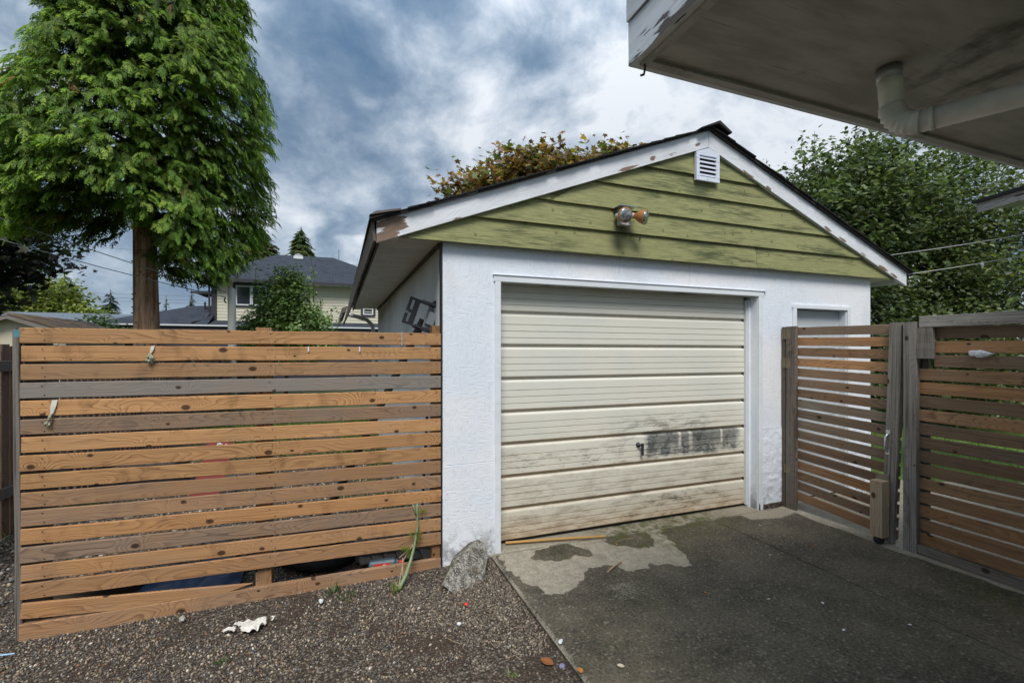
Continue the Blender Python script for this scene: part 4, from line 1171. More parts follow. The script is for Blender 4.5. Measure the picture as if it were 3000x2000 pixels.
st_rot = (Matrix.Rotation(R(2.05), 3, 'X') @ PX_.to_matrix()).to_euler()
board('latch_stile', 1.765, 0.090, 0.036, M['greywood'], gt, (4.161, 2.350, 0.893), st_rot, 0.3, 1.0)
MB().box(4.03, 4.125, 2.352, 2.442, 0.062, 0.505).build('wheel_block', M['newwood'], gt, bevel=0.004)
o = board('wheel_block', 0.445, 0.09, 0.094, M['newwood'], gt, (4.0775, 2.397, 0.285), PX_, 0.35, 1.15)
bpy.data.objects.remove([c for c in gt.children if c.name.startswith('wheel_block') and c is not o][0])
board('block_backing', 0.46, 0.095, 0.016, M['newwood'], gt, (4.1345, 2.41, 0.32), PX_, 0.7, 0.7)
wh = MB().lathe([(0.012, -0.013), (0.03, -0.012), (0.036, -0.008), (0.036, 0.008), (0.03, 0.012), (0.012, 0.013)], (4.06, 2.393, 0.036), (0.85, 0.5, 0), 20).build('caster_wheel', M['rubber'], gt, smooth=True)
MB().prism([(2.375, 0.036), (2.385, 0.074), (2.42, 0.074), (2.405, 0.036)], 4.035, 4.039, axis='x').prism([(2.375, 0.036), (2.385, 0.074), (2.42, 0.074), (2.405, 0.036)], 4.081, 4.085, axis='x').build('caster_fork', M['darksteel'], gt)
MB().tube([(4.143, 2.373, 0.885), (4.128, 2.373, 0.875), (4.112, 2.374, 0.855), (4.110, 2.375, 0.815), (4.112, 2.377, 0.765), (4.128, 2.378, 0.745), (4.143, 2.378, 0.735)], 0.0085, 8).build('pull_handle', M['zinc'], gt, smooth=True)
MB().box(4.1405, 4.1432, 2.360, 2.388, 0.868, 0.912).box(4.1405, 4.1432, 2.363, 2.391, 0.716, 0.752).build('handle_plate', M['zinc'], gt)
for (z0, z1, half) in ((1.665, 1.775, 0), (1.38, 1.485, 0), (0.345, 0.43, 1)):
    MB().box(4.1415, 4.1428, 3.226, 3.276, z0, z1).build('hinge_leaf', M['hinge'], gt, bevel=0.0004)
    MB().tube([(4.139, 3.281, z0), (4.139, 3.281, z1)], 0.006, 8).build('hinge_pin', M['hinge'], gt)
hp = empty('hinge_post', (4.17, 3.30, 0), 'narrow dark hinge post fixed to the garage wall beside the gate', 'post')
board('post_board', 1.80, 0.036, 0.07, M['oldwood'], hp, (4.180, 3.304, 0.885), PX_, 0.1, 0.9)
MB().box(4.1425, 4.1445, 3.288, 3.318, 1.665, 1.775).build('hinge_leaf', M['hinge'], hp)
MB().box(4.1425, 4.1445, 3.288, 3.318, 1.38, 1.485).build('hinge_leaf', M['hinge'], hp)

fr = empty('slatted_fence', (4.17, 1.5, 0), 'dark brown slatted timber fence with grey rail at the right edge', 'fence')
YR0, YR1 = 0.15, 2.175
RT = [0.5, 0.0, 0.45, 0.15, -0.05, 0.3, 0.1, 0.4, 0.5, 0.35, 0.3, 0.1, 0.15, 0.05, 0.15, 0.1]
RS = [0.62, 1.45, 0.9, 1.15, 1.35, 0.8, 1.35, 0.8, 0.75, 0.65, 0.8, 1.0, 0.85, 0.9, 0.85, 0.8]
for i in range(16):
    zt = 1.724 - 0.1043 * i
    y1 = YR1 if i > 2 else 2.08
    rot = (Matrix.Rotation(0.008, 3, 'X') @ Matrix.Rotation(R(-90), 3, 'Z')).to_euler()
    board('slat', y1 - YR0, 0.0865, 0.018, M['gatewood'], fr, (4.179, (YR0 + y1) / 2, zt - 0.0435 - 0.006), rot, RT[i] + 0.08, RS[i] * 1.3, st=8, jit=0.0012)
board('top_rail', 2.0, 0.084, 0.038, M['greywood'], fr, (4.149, 2.155 - 1.0, 1.768), (0, 0, R(-90)), 0.5, 1.35)
board('kick_board', 2.02, 0.088, 0.038, M['greywood'], fr, (4.149, 2.168 - 1.01, 0.030), (0, 0, R(-90)), 0.1, 0.7)
board('gate_post', 1.83, 0.088, 0.088, M['greywood'], fr, (4.172, 2.218, 0.857), PX_, 0.35, 1.0, st=8)
board('corner_block', 0.232, 0.102, 0.036, M['greywood'], fr, (4.149, 2.122, 1.607), PX_, 0.2, 0.95)
board('fence_post', 1.75, 0.038, 0.038, M['oldwood'], fr, (4.209, 2.150, 0.85), PX_, 0.2, 0.8)
board('fence_post', 1.75, 0.088, 0.088, M['oldwood'], fr, (4.234, 0.6, 0.85), PX_, 0.2, 0.8)

# ------------------------------------------------------------------ near house: the eave overhead on the right, with its downspout
hs = empty('house', (3.0, -1.5, 0), 'white house whose weathered soffit and fascia overhang the driveway', 'house')
HX, HY, HZ_ = 0.794, 1.131, 2.38
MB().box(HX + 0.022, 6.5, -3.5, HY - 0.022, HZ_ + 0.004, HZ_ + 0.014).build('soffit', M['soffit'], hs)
def long_board(name, L, H, T, mat, loc, rot, peel):
    n = 60; mb = MB()
    vs, fs, pe = [], [], []
    for j in range(5):
        for i in range(n + 1):
            vs.append((-L / 2 + L * i / n, -T / 2 + random.uniform(-0.0008, 0.0008), -H / 2 + H * j / 4)); pe.append(peel * (1 if j == 0 else 0.3) * random.uniform(0.3, 1.0))
    for j in range(4):
        for i in range(n):
            a = j * (n + 1) + i; fs.append((a, a + 1, a + n + 2, a + n + 1))
    b = len(vs)
    for y in (-T / 2, T / 2):
        for (x, z) in ((-L / 2, -H / 2), (L / 2, -H / 2), (L / 2, H / 2), (-L / 2, H / 2)): vs.append((x, y, z)); pe.append(0.1)
    fs += [(b + 7, b + 6, b + 5, b + 4), (b, b + 4, b + 5, b + 1), (b + 1, b + 5, b + 6, b + 2), (b + 2, b + 6, b + 7, b + 3), (b + 3, b + 7, b + 4, b)]
    me = bpy.data.meshes.new(name); me.from_pydata(vs, [], fs)
    at = me.attributes.new('peel', 'FLOAT', 'POINT'); at.data.foreach_set('value', pe)
    me.materials.append(mat); me.update()
    return link(name, me, hs, loc, rot)
long_board('fascia_board', 4.6, 0.125, 0.022, M['neareave'], (HX + 0.011, HY - 2.3, HZ_ + 0.0625), (0, 0, R(-90)), 0.42)
long_board('fascia_board', 4.6, 0.14, 0.022, M['neareave'], (HX + 0.005, HY - 2.298, HZ_ + 0.199), (0, 0, R(-90)), 0.36)
long_board('eave_board', 5.6, 0.25, 0.022, M['neareave'], (HX + 0.0225 + 2.8, HY - 0.011, HZ_ + 0.1255), (0, 0, R(180)), 0.2)
MB().box(HX + 0.0225, HX + 0.045, -3.5, HY - 0.0225, HZ_ - 0.006, HZ_ + 0.0035).build('soffit_moulding', M['soffit'], hs)
MB().box(HX + 0.046, 6.5, HY - 0.05, HY - 0.0225, HZ_ - 0.005, HZ_ + 0.0035).build('soffit_moulding', M['soffit'], hs)
MB().box(HX - 0.03, 6.5, -3.5, HY + 0.03, HZ_ + 0.275, HZ_ + 0.30).build('roof', M['shingle'], hs)
MB().box(1.75, 6.4, -3.4, -0.75, -0.1, HZ_ + 0.003).build('wall', M['wall'], hs)  # out-of-view house wall, added to darken the soffit
MB().tube([(0.826, 1.098, 2.378), (0.827, 1.098, 2.360), (0.824, 1.099, 2.345), (0.814, 1.10, 2.341)], 0.0035, 6).build('bent_nail', M['black'], hs)
dp = empty('downspout', (1.54, 0.86, 2.38), 'white elbow downspout hanging below the house soffit', 'pipe')
pth = [(1.520, 0.868, 2.386), (1.521, 0.866, 2.33), (1.522, 0.862, 2.265)]
MB().tube(pth, [0.0300, 0.0300, 0.0295], 20).build('drop_pipe', M['drain'], dp, smooth=True)
MB().tube([(1.520, 0.868, 2.3835), (1.5205, 0.867, 2.345)], [0.0318, 0.0318], 20).build('outlet_collar', M['steel'], dp, smooth=True)
# crimped elbow
cen = []
a0 = np.array((1.522, 0.862, 2.265)); dirh = norm(np.array((0.34, -0.94, 0.0)))
rad = 0.066
pts, rs = [], []
for k in range(25):
    a = (math.pi / 2) * k / 24 * 0.97
    p = a0 + dirh * rad * (1 - math.cos(a)) + np.array((0, 0, -1)) * rad * math.sin(a)
    pts.append(tuple(p)); rs.append(0.0318 + 0.0026 * math.cos(k * math.pi / 1.5) * (1 if 2 < k < 20 else 0.2))
MB().tube(pts, rs, 20).build('elbow', M['drain'], dp, smooth=True)
e = np.array(pts[-1])
MB().tube([tuple(e - dirh * 0.01), tuple(e + dirh * 0.5 + np.array((0, 0, -0.015))), tuple(e + dirh * 1.55 + np.array((0, 0, -0.05)))], 0.0293, 20).build('run_pipe', M['drain'], dp, smooth=True)
MB().tube([tuple(e + dirh * 0.02), tuple(e + dirh * 0.03)], 0.0325, 20).build('joint_ring', M['drain'], dp, smooth=True)
# ------------------------------------------------------------------ picket fence down the left of the side yard
pf = empty('picket_fence', (-2.65, 12, 0), 'dark brown vertical board fence seen through the gaps of the slatted fence', 'fence')
y = 3.55; first = None; k = 0
while y < 21:
    wd = 0.092
    if first is None:
        first = board('picket', 1.64, wd, 0.018, M['picket'], pf, (-2.66, y, 0.78), (Matrix.Rotation(R(180), 3, 'Z') @ PX_.to_matrix()).to_euler(), 0.2, 0.8, st=2)
        o = first
    else:
        o = first.copy(); COL.objects.link(o); o.parent = pf
        o.location = Vector((-2.66 + random.uniform(-0.004, 0.004), y, 0.78 + random.uniform(-0.02, 0.012))) - WORLD_LOC[pf]
        o['tone'] = random.uniform(-0.1, 0.6); o['shade'] = random.uniform(0.45, 1.0)
    y += wd + (0.045 if 5.5 < y < 9 else 0.022) + random.uniform(-0.006, 0.01); k += 1
for z in (0.35, 1.42):
    board('fence_rail', 17.4, 0.09, 0.038, M['oldwood'], pf, (-2.625, 12.3, z), (0, 0, R(90)), 0.2, 0.8, st=10)
for y in (3.6, 5.52, 7.9, 10.3, 12.7, 15.1, 17.5):
    board('fence_post', 1.72, 0.09, 0.09, M['oldwood'] if y != 5.52 else M['greywood'], pf, (-2.60, y, 0.78), PX_, 0.3, 0.8, st=3)

# ------------------------------------------------------------------ foliage tools
leaf_v = np.array([(0, 0, 0), (0.30, 0.38, 0.07), (-0.30, 0.38, 0.07), (0, 1.0, -0.05), (0, 0.42, 0.0)])
leaf_f = np.array([(0, 1, 4), (1, 3, 4), (3, 2, 4), (2, 0, 4)])
# lobed leaf for maples
lob = [(0, 0), (0.16, 0.12), (0.52, 0.06), (0.36, 0.30), (0.62, 0.58), (0.24, 0.54), (0, 1.0), (-0.24, 0.54), (-0.62, 0.58), (-0.36, 0.30), (-0.52, 0.06), (-0.16, 0.12)]
map_v = np.array([(x, y, 0.10 * abs(x)) for x, y in lob] + [(0, 0.38, 0)])
map_f = np.array([(i, (i + 1) % 12, 12) for i in range(12)])
def spray(nside=7, w=0.075, seed=0, droop=0.35):
    """a flat drooping fan of narrow scale-leaf shoots, unit length along +Y"""
    r = np.random.default_rng(seed); vs, fs = [], []
    def shoot(p, d, L, ww):
        p = np.array(p); d = norm(np.array(d)); s = norm(np.cross(d, (0, 0, 1.0)))
        b = len(vs)
        tip = p + d * L + np.array((0, 0, -droop * L * 0.5))
        vs.extend([p, p + d * L * 0.45 + s * ww, tip, p + d * L * 0.45 - s * ww]); fs.append((b, b + 1, b + 2)); fs.append((b, b + 2, b + 3))
    for i in range(nside):
        u = 0.10 + 0.78 * i / (nside - 1)
        base = (0.03 * math.sin(i * 1.7), u, -droop * u * u)
        for sgn in (-1, 1):
            L = (0.44 - 0.26 * u) * r.uniform(0.8, 1.2)
            a = R(r.uniform(34, 52))
            shoot(base, (sgn * math.sin(a), math.cos(a), -0.25 + r.uniform(-0.1, 0.1)), L, w * r.uniform(0.8, 1.2))
    shoot((0, 0, 0), (0, 1, -droop * 0.5), 0.62, w * 0.6); shoot((0, 0.5, -droop * 0.25), (0, 1, -droop), 0.5, w)
    return np.array(vs), np.array(fs)

def tint_var(cols, n, r, power=1.0):
    cols = np.array(cols); i = r.integers(0, len(cols), n); j = r.integers(0, len(cols), n); k = r.random((n, 1)) ** power
    return (cols[i] * k + cols[j] * (1 - k)) * r.uniform(0.75, 1.25, (n, 1))

def trunk_obj(parent, path, radii, mat, name='trunk', n=12):
    return MB().tube(path, radii, n).build(name, mat, parent, smooth=True)

# ------------------------------------------------------------------ the big cedar
ced = empty('cedar_tree', (-4.70, 14.6, -0.05), 'huge bright green cedar tree with bare reddish trunk behind the fence', 'tree')
trunk_obj(ced, [(-4.66, 14.6, -0.1), (-4.67, 14.6, 1.5), (-4.70, 14.6, 3.2), (-4.73, 14.6, 5.2), (-4.75, 14.6, 9), (-4.7, 14.6, 15)], [0.34, 0.285, 0.265, 0.24, 0.18, 0.05], M['cedarbark'], n=18)
def crownR(z, az):
    base = np.interp(z, [3.4, 4.0, 5.2, 6.4, 8.0, 9.2, 10.6, 12.5, 14.5, 16.0], [2.0, 2.5, 2.8, 2.95, 2.75, 2.45, 2.2, 1.8, 1.0, 0.15])
    base = base + np.cos(az + 0.363) * np.interp(z, [4.5, 6, 7, 7.8, 9.0, 10.6, 13], [0.0, -0.25, -0.05, 0.28, 0.28, 0.05, 0.0])
    base = base * (1 - 0.24 * np.clip(-np.cos(az + 0.363), 0, 1) * np.interp(z, [6.8, 8.3], [0, 1]))
    return base * (1 + 0.06 * np.sin(az * 3 + z * 1.3) + 0.05 * np.sin(az * 7 - z * 2.1))
r = np.random.default_rng(71)
nb = 7900
z = 3.45 + 11.3 * r.random(nb) ** 1.2
az = r.uniform(0, 2 * math.pi, nb)
out = np.stack([np.cos(az), np.sin(az), np.zeros(nb)], -1)
# drooping lower lobes right of the trunk, lifted skirt in the middle front
low = 5.25 + 0.25 * np.sin(az * 3.0 + 0.4) - 1.75 * np.clip(out @ norm(np.array((0.90, -0.43, 0.0))), 0, 1) ** 2.0 - 0.75 * np.clip(out @ norm(np.array((-0.95, -0.2, 0))), 0, 1)
back = (out @ np.array((-0.31, 0.95, 0.0))) > 0.25
k = (z > low) & (~back | (r.random(nb) < 0.3)) & ((z < 11.6) | (r.random(nb) < 0.3)); z, az, out = z[k], az[k], out[k]; nb = len(z)
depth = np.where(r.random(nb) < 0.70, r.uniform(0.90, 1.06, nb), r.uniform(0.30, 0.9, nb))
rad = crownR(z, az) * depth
tipc = np.array((-4.73, 14.6, 0)) + out * rad[:, None] + np.stack([np.zeros(nb), np.zeros(nb), z], -1)
bl = r.uniform(0.32, 0.65, nb)                  # frond length
bdir = norm(out + np.stack([r.normal(0, 0.34, nb), r.normal(0, 0.34, nb), r.uniform(-0.75, 0.10, nb)], -1))
per = 9
P, A, U, S, C = [], [], [], [], []
side = norm(np.cross(bdir, (0, 0, 1.0)))
btint = r.uniform(0.75, 1.4, nb)
greens = np.array([(0.105, 0.190, 0.025), (0.155, 0.245, 0.036), (0.072, 0.142, 0.025), (0.200, 0.275, 0.048), (0.112, 0.178, 0.034)])
for i in range(per):
    u = i / (per - 1)
    sg = -1 if i % 2 else 1
    pos = tipc - bdir * (bl * (1 - u) * 0.85)[:, None] + np.array((0, 0, -0.10)) * (u * u) + r.normal(0, 0.03, (nb, 3))
    spread = 0.95 * (1 - u) + 0.08
    ax = bdir * (1.0 - 0.35 * spread) + side * (sg * spread)[..., None] * 1.0 if False else bdir * (1.0 - 0.35 * spread) + side * (sg * spread)
    ax = ax + np.array((0, 0, -0.32)) + r.normal(0, 0.12, (nb, 3))
    P.append(pos); A.append(ax); U.append(np.tile((0, 0, 1.0), (nb, 1)) + out * 0.35 + r.normal(0, 0.18, (nb, 3)))
    S.append(np.where(depth < 0.85, 1.7, 1.0) * r.uniform(0.12, 0.25, nb) * (0.75 + 0.35 * (1 - abs(u - 0.5))))
    ci = r.integers(0, len(greens), nb)
    yel = 0.7 + 0.55 * u
    dead = r.random(nb) < 0.010
    gc = np.where(dead[:, None], np.array((0.20, 0.105, 0.035)), greens[ci])
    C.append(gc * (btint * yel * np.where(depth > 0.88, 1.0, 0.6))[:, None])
P = np.concatenate(P); A = np.concatenate(A); U = np.concatenate(U); S = np.concatenate(S); C = np.concatenate(C)
VV, FF, TT = [], [], []; off = 0
for s in range(3):
    tv, tf = spray(5, 0.066, 100 + s, 0.45)
    m_ = np.arange(len(P)) % 3 == s
    v_, f_ = scatter(tv, tf, P[m_], frames(A[m_], U[m_]), S[m_])
    tt = np.repeat(C[m_], len(tv), axis=0).reshape(-1, len(tv), 3)
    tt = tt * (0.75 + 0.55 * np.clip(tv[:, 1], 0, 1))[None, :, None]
    VV.append(v_); FF.append(f_ + off); TT.append(tt.reshape(-1, 3)); off += len(v_)
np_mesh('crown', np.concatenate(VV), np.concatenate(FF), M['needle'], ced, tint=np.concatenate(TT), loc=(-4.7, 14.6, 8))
mb = MB()
for i in range(46):
    a = random.uniform(0, 2 * math.pi); z0 = random.uniform(6.0, 12)
    L = float(crownR(np.array(z0), np.array(a))) * 0.8
    p0 = Vector((-4.73, 14.6, z0)); dd = Vector((math.cos(a), math.sin(a), 0))
    mb.tube([p0, p0 + dd * L * 0.5 + Vector((0, 0, -0.1)), p0 + dd * L + Vector((0, 0, -0.35))], [0.06, 0.035, 0.01], 5)
mb.build('limbs', M['bark'], ced)
mb = MB()
for i in range(26):       # snags and knots on the bare trunk
    a = random.uniform(math.pi, 2 * math.pi); z0 = random.uniform(1.6, 4.6)
    p0 = Vector((-4.69 + 0.25 * math.cos(a), 14.6 + 0.25 * math.sin(a), z0))
    mb.tube([p0, p0 + Vector((0.06 * math.cos(a), 0.06 * math.sin(a), random.uniform(-0.02, 0.04)))], [0.03, 0.012], 6)
mb.build('branch_stubs', M['cedarbark'], ced)['kind'] = 'stuff'

# ------------------------------------------------------------------ broadleaf trees
def broadleaf(name, label, base, tr, trunk_top, blobs, per, leaf, cols, seed, lobed=False, shoots=(), mat='leaf', spread=0.16, droop=0.5, limbs=40, cat='tree'):
    r = np.random.default_rng(seed)
    t = empty(name, base, label, cat)
    b = Vector(base); tt = Vector(trunk_top)
    trunk_obj(t, [b + Vector((0, 0, -0.1)), b.lerp(tt, 0.5) + Vector((tr * 0.6, 0, 0)), tt], [tr, tr * 0.75, tr * 0.35], M['bark'])
    P, Cn = [], []
    for (cx, cy, cz, rx, ry, rz, nc) in blobs:
        q = norm(r.normal(size=(nc, 3))) * (r.random((nc, 1)) ** 0.45)
        Cn.append(np.array((cx, cy, cz)) + q * np.array((rx, ry, rz)))
    Cn = np.concatenate(Cn)
    m = len(Cn)
    ctint = 0.45 + 1.0 * r.random(m) ** 1.3
    ci = np.repeat(np.arange(m), per)
    P = Cn[ci] + r.normal(0, spread, (m * per, 3)) * np.array((1.2, 1.2, 0.8))
    tw = MB()
    for (sx, sy, sz, h, nl, lean) in shoots:
        d = norm(np.array((lean + r.normal(0, 0.1), r.normal(0, 0.12), 1.0)))
        u = np.linspace(0, 1, nl)
        pts = np.array((sx, sy, sz)) + d * (u * h)[:, None] + np.stack([0.05 * np.sin(u * 5 + sx), 0 * u, 0 * u], -1)
        P = np.concatenate([P, pts + r.normal(0, 0.035, (nl, 3))]); ci = np.concatenate([ci, r.integers(0, m, nl)])
        tw.tube([tuple(pts[0]), tuple(pts[nl // 2]), tuple(pts[-1])], [0.012, 0.008, 0.004], 4)
    n = len(P)
    a = r.uniform(0, 2 * math.pi, n)
    ax = np.stack([np.cos(a), np.sin(a), r.uniform(-droop - 0.5, 0.35, n)], -1)
    up = np.stack([r.normal(0, 0.55, n), r.normal(0, 0.55, n) - 0.35, np.ones(n)], -1)
    V, F = scatter(map_v if lobed else leaf_v, map_f if lobed else leaf_f, P, frames(ax, up), leaf * r.uniform(0.5, 1.4, n))
    T = tint_var(cols, n, r) * ctint[ci][:, None]
    np_mesh('crown', V, F, M[mat], t, tint=np.repeat(T, len(map_v if lobed else leaf_v), axis=0), loc=tuple(Cn.mean(0)))
    idx = r.choice(m, min(limbs, m), replace=False)
    for i in idx:
        c = Vector(Cn[i]); s = b.lerp(tt, random.uniform(0.45, 1.0))
        mid = s.lerp(c, 0.5) + Vector((0, 0, 0.15))
        tw.tube([s, mid, c], [tr * 0.22, tr * 0.12, 0.006], 5)
    tw.build('limbs', M['bark'], t)
    return t
GR = [(0.045, 0.085, 0.026), (0.07, 0.12, 0.035), (0.035, 0.065, 0.024), (0.095, 0.145, 0.05)]
PEAR = [(0.082, 0.128, 0.052), (0.12, 0.17, 0.068), (0.060, 0.094, 0.042), (0.19, 0.225, 0.12)]
sh = [(8.2 + random.uniform(-0.2, 1.6), 7.2 + random.uniform(-0.5, 0.5), 4.2 + random.uniform(-0.6, 0.4), random.uniform(0.5, 1.0), 30, random.uniform(-0.25, 0.1)) for _ in range(9)]
sh += [(9.4 + random.uniform(-0.3, 2.2), 6.6 + random.uniform(-0.5, 0.6), 5.3 + random.uniform(-0.3, 0.3), random.uniform(0.5, 1.0), 30, random.uniform(-0.1, 0.15)) for _ in range(14)]
broadleaf('pear_tree', 'tall glossy green pear tree with upright shoots right of the garage', (10.0, 6.8, -0.05), 0.14, (10.1, 6.8, 2.6),
          [(9.7, 6.8, 3.9, 1.8, 1.5, 1.9, 420), (8.5, 7.2, 3.4, 1.2, 1.1, 1.8, 260), (10.8, 6.4, 4.7, 1.5, 1.2, 1.6, 300), (9.6, 6.5, 1.8, 2.1, 1.4, 1.7, 360)], 44, 0.115, PEAR, 81, shoots=sh, spread=0.17)
broadleaf('hedge_tree', 'dense dark green tree with yellowing crown at the right edge', (12.6, 5.6, -0.05), 0.16, (12.6, 5.6, 2.8),
          [(12.6, 5.7, 4.0, 2.0, 1.5, 2.2, 560), (12.2, 5.2, 1.7, 2.3, 1.5, 1.8, 420)], 40, 0.095, PEAR + [(0.13, 0.15, 0.035)], 82, spread=0.18,
          shoots=[(11.6 + 0.25 * i, 5.7, 5.6 + random.uniform(-0.3, 0.2), random.uniform(0.5, 0.9), 20, 0.0) for i in range(9)])
broadleaf('thicket_tree', 'shadowed leafy tree low behind the right-hand fence', (8.4, 8.6, -0.05), 0.12, (8.5, 8.6, 2.2),
          [(8.3, 9.0, 2.2, 1.7, 1.2, 2.4, 330), (10.8, 8.9, 2.9, 2.8, 1.0, 2.9, 520), (14.2, 7.4, 2.6, 2.0, 1.2, 2.6, 280)], 34, 0.14, [tuple(v * 0.85 for v in c) for c in GR], 83, spread=0.2)
AUT = [(0.24, 0.125, 0.05), (0.32, 0.18, 0.06), (0.13, 0.070, 0.048), (0.115, 0.15, 0.05), (0.36, 0.22, 0.07), (0.17, 0.10, 0.062), (0.15, 0.17, 0.055), (0.10, 0.14, 0.045)]
sh = [(4.2 + 0.33 * i + random.uniform(-0.1, 0.1), 12.6, 7.45 - 0.05 * (i - 6.5) ** 2 + random.uniform(-0.3, 0.1), random.uniform(0.4, 0.9), 12, random.uniform(-0.2, 0.2)) for i in range(12)]
broadleaf('maple_tree', 'brown and orange autumn maple tree showing above the garage roof', (5.7, 12.8, -0.05), 0.16, (5.7, 12.8, 3.6),
          [(5.9, 12.8, 6.35, 2.0, 1.6, 1.5, 380), (4.1, 12.6, 5.35, 1.7, 1.3, 1.4, 260), (7.3, 13, 6.4, 1.3, 1.3, 1.25, 170), (8.5, 13, 7.35, 1.1, 1.0, 0.85, 150)], 21, 0.18, AUT, 84, lobed=True, shoots=sh, spread=0.2)
DK = [(0.028, 0.044, 0.022), (0.036, 0.034, 0.030), (0.036, 0.060, 0.027), (0.048, 0.052, 0.036)]  # purplish green leaf colours, darkened to carry the tree's shade
broadleaf('dark_maple_tree', 'dark purplish maple tree in shade at the far left', (-11.0, 17.6, -0.05), 0.3, (-10.9, 17.6, 3.6),
          [(-10.6, 17.5, 6.6, 2.8, 2.4, 2.6, 330), (-9.7, 17.0, 4.5, 2.3, 2.0, 1.4, 220), (-10.5, 16.6, 3.2, 1.9, 1.5, 1.0, 120), (-10.0, 17.8, 7.7, 1.4, 1.3, 1.3, 110)], 23, 0.205, DK, 85, lobed=True, spread=0.28)
sh = [(-2.3 + 0.2 * i, 15.6, 3.0 + random.uniform(-0.2, 0.3), random.uniform(0.5, 1.25) * (1.25 if i in (4, 5, 8) else 0.8), 34, random.uniform(-0.1, 0.1)) for i in range(10)]
broadleaf('young_tree', 'young light green leafy tree in front of the cream house', (-1.5, 15.6, -0.05), 0.06, (-1.5, 15.6, 2.2),
          [(-1.5, 15.6, 2.5, 0.9, 0.7, 0.95, 170), (-1.35, 15.5, 1.8, 1.25, 0.8, 0.75, 190), (-2.1, 15.6, 2.1, 0.7, 0.6, 0.65, 80), (-1.45, 15.6, 3.25, 0.55, 0.45, 0.9, 90), (-0.75, 15.5, 2.3, 0.6, 0.5, 0.6, 50)], 34, 0.12, [(0.18, 0.28, 0.09), (0.25, 0.34, 0.12), (0.12, 0.20, 0.07)], 86, shoots=sh + [(-0.7, 15.5, 2.2, 1.0, 20, 0.9), (-0.6, 15.5, 1.8, 1.0, 20, 1.2)], spread=0.13)
broadleaf('yellow_green_shrub', 'bright yellow-green rounded shrub beyond the shed roof', (-26.5, 58.2, -0.05), 0.2, (-26.5, 58.2, 4.0),
          [(-26.6, 58.0, 6.5, 3.0, 2.0, 2.1, 170), (-29.8, 58.5, 6.0, 2.2, 1.8, 1.8, 110), (-24.0, 57.5, 5.2, 1.8, 1.4, 0.9, 70)], 34, 0.34, [(0.20, 0.25, 0.045), (0.15, 0.21, 0.04), (0.26, 0.28, 0.07)], 87, spread=0.5, cat='shrub')
broadleaf('creeper_bush', 'small green bush in front of the grey low roof', (-9.9, 27, -0.05), 0.07, (-9.9, 27, 1.8),
          [(-10.6, 27, 2.8, 0.6, 0.5, 0.45, 26), (-9.3, 27, 2.35, 0.9, 0.5, 0.35, 26)], 24, 0.16, GR, 88, spread=0.22, cat='shrub')

# ------------------------------------------------------------------ conifers far behind
def conifer(name, label, x, y, top, width, z0, seed, col, tiers=16, per=14, ex=0.85):
    r = np.random.default_rng(seed)
    t = empty(name, (x, y, -0.05), label, 'tree')
    trunk_obj(t, [(x, y, -0.1), (x, y, top * 0.6), (x, y, top)], [width * 0.06, width * 0.04, 0.02], M['bark'], n=8)
    P, A, U, S = [], [], [], []
    for i in range(tiers):
        u = i / (tiers - 1); z = z0 + (top - 0.15 - z0) * u
        Rr = width / 2 * (1 - u) ** ex + 0.05 * width * 0.5
        n = max(4, int(per * (0.35 + 0.65 * (1 - u))))
        a = r.uniform(0, 2 * math.pi, n)
        o = np.stack([np.cos(a), np.sin(a), np.zeros(n)], -1)
        P.append(np.array((x, y, z)) + o * Rr * 0.12 + r.normal(0, 0.04 * width, (n, 3)) * (0.3, 0.3, 0.5)); A.append(o + np.array((0, 0, -0.25)) + r.normal(0, 0.1, (n, 3)))
        U.append(np.tile((0, 0, 1.0), (n, 1)) + r.normal(0, 0.15, (n, 3))); S.append(Rr * r.uniform(0.75, 1.15, n))
    P, A, U, S = map(np.concatenate, (P, A, U, S))
    tv, tf = spray(8, 0.085, seed, 0.25)
    V, F = scatter(tv, tf, P, frames(A, U), S)
    T = tint_var(col, len(P), r)
    np_mesh('crown', V, F, M['needle'], t, tint=np.repeat(T, len(tv), axis=0), loc=(x, y, (z0 + top) / 2))
    return t
CB = [(0.026, 0.05, 0.034), (0.036, 0.065, 0.042), (0.02, 0.04, 0.028)]
conifer('spruce_tree', 'small dark pointed spruce tree on the skyline left of the cedar trunk', -27.9, 74.8, 9.6, 5.2, 4.0, 91, CB, 20, 16)
conifer('fir_tree', 'tall dark fir tree above the yellow-green shrub', -34.6, 79.4, 12.8, 8.0, 3.0, 92, CB, 18, 18)
conifer('cypress_tree', 'brownish conifer top behind the cream house beside the cedar', -6.2, 45.0, 12.3, 4.6, 6.0, 93, [(0.10, 0.13, 0.045), (0.15, 0.12, 0.055), (0.08, 0.11, 0.04)], 34, 34, 0.55)
conifer('cypress_tree', 'green conifer top rising behind the cream house ridge', -3.0, 44.0, 12.4, 3.8, 6.0, 94, [(0.11, 0.15, 0.05), (0.14, 0.17, 0.06), (0.08, 0.12, 0.045)], 34, 34, 0.55)
conifer('fir_tree', 'tiny far conifer beside the left end of the cream house', -17.5, 60.0, 7.6, 3.0, 2.0, 95, CB, 16, 12)
conifer('fir_tree', 'far conifer close against the left wall of the cream house', -9.6, 38.0, 5.9, 2.2, 2.0, 96, CB, 16, 14)

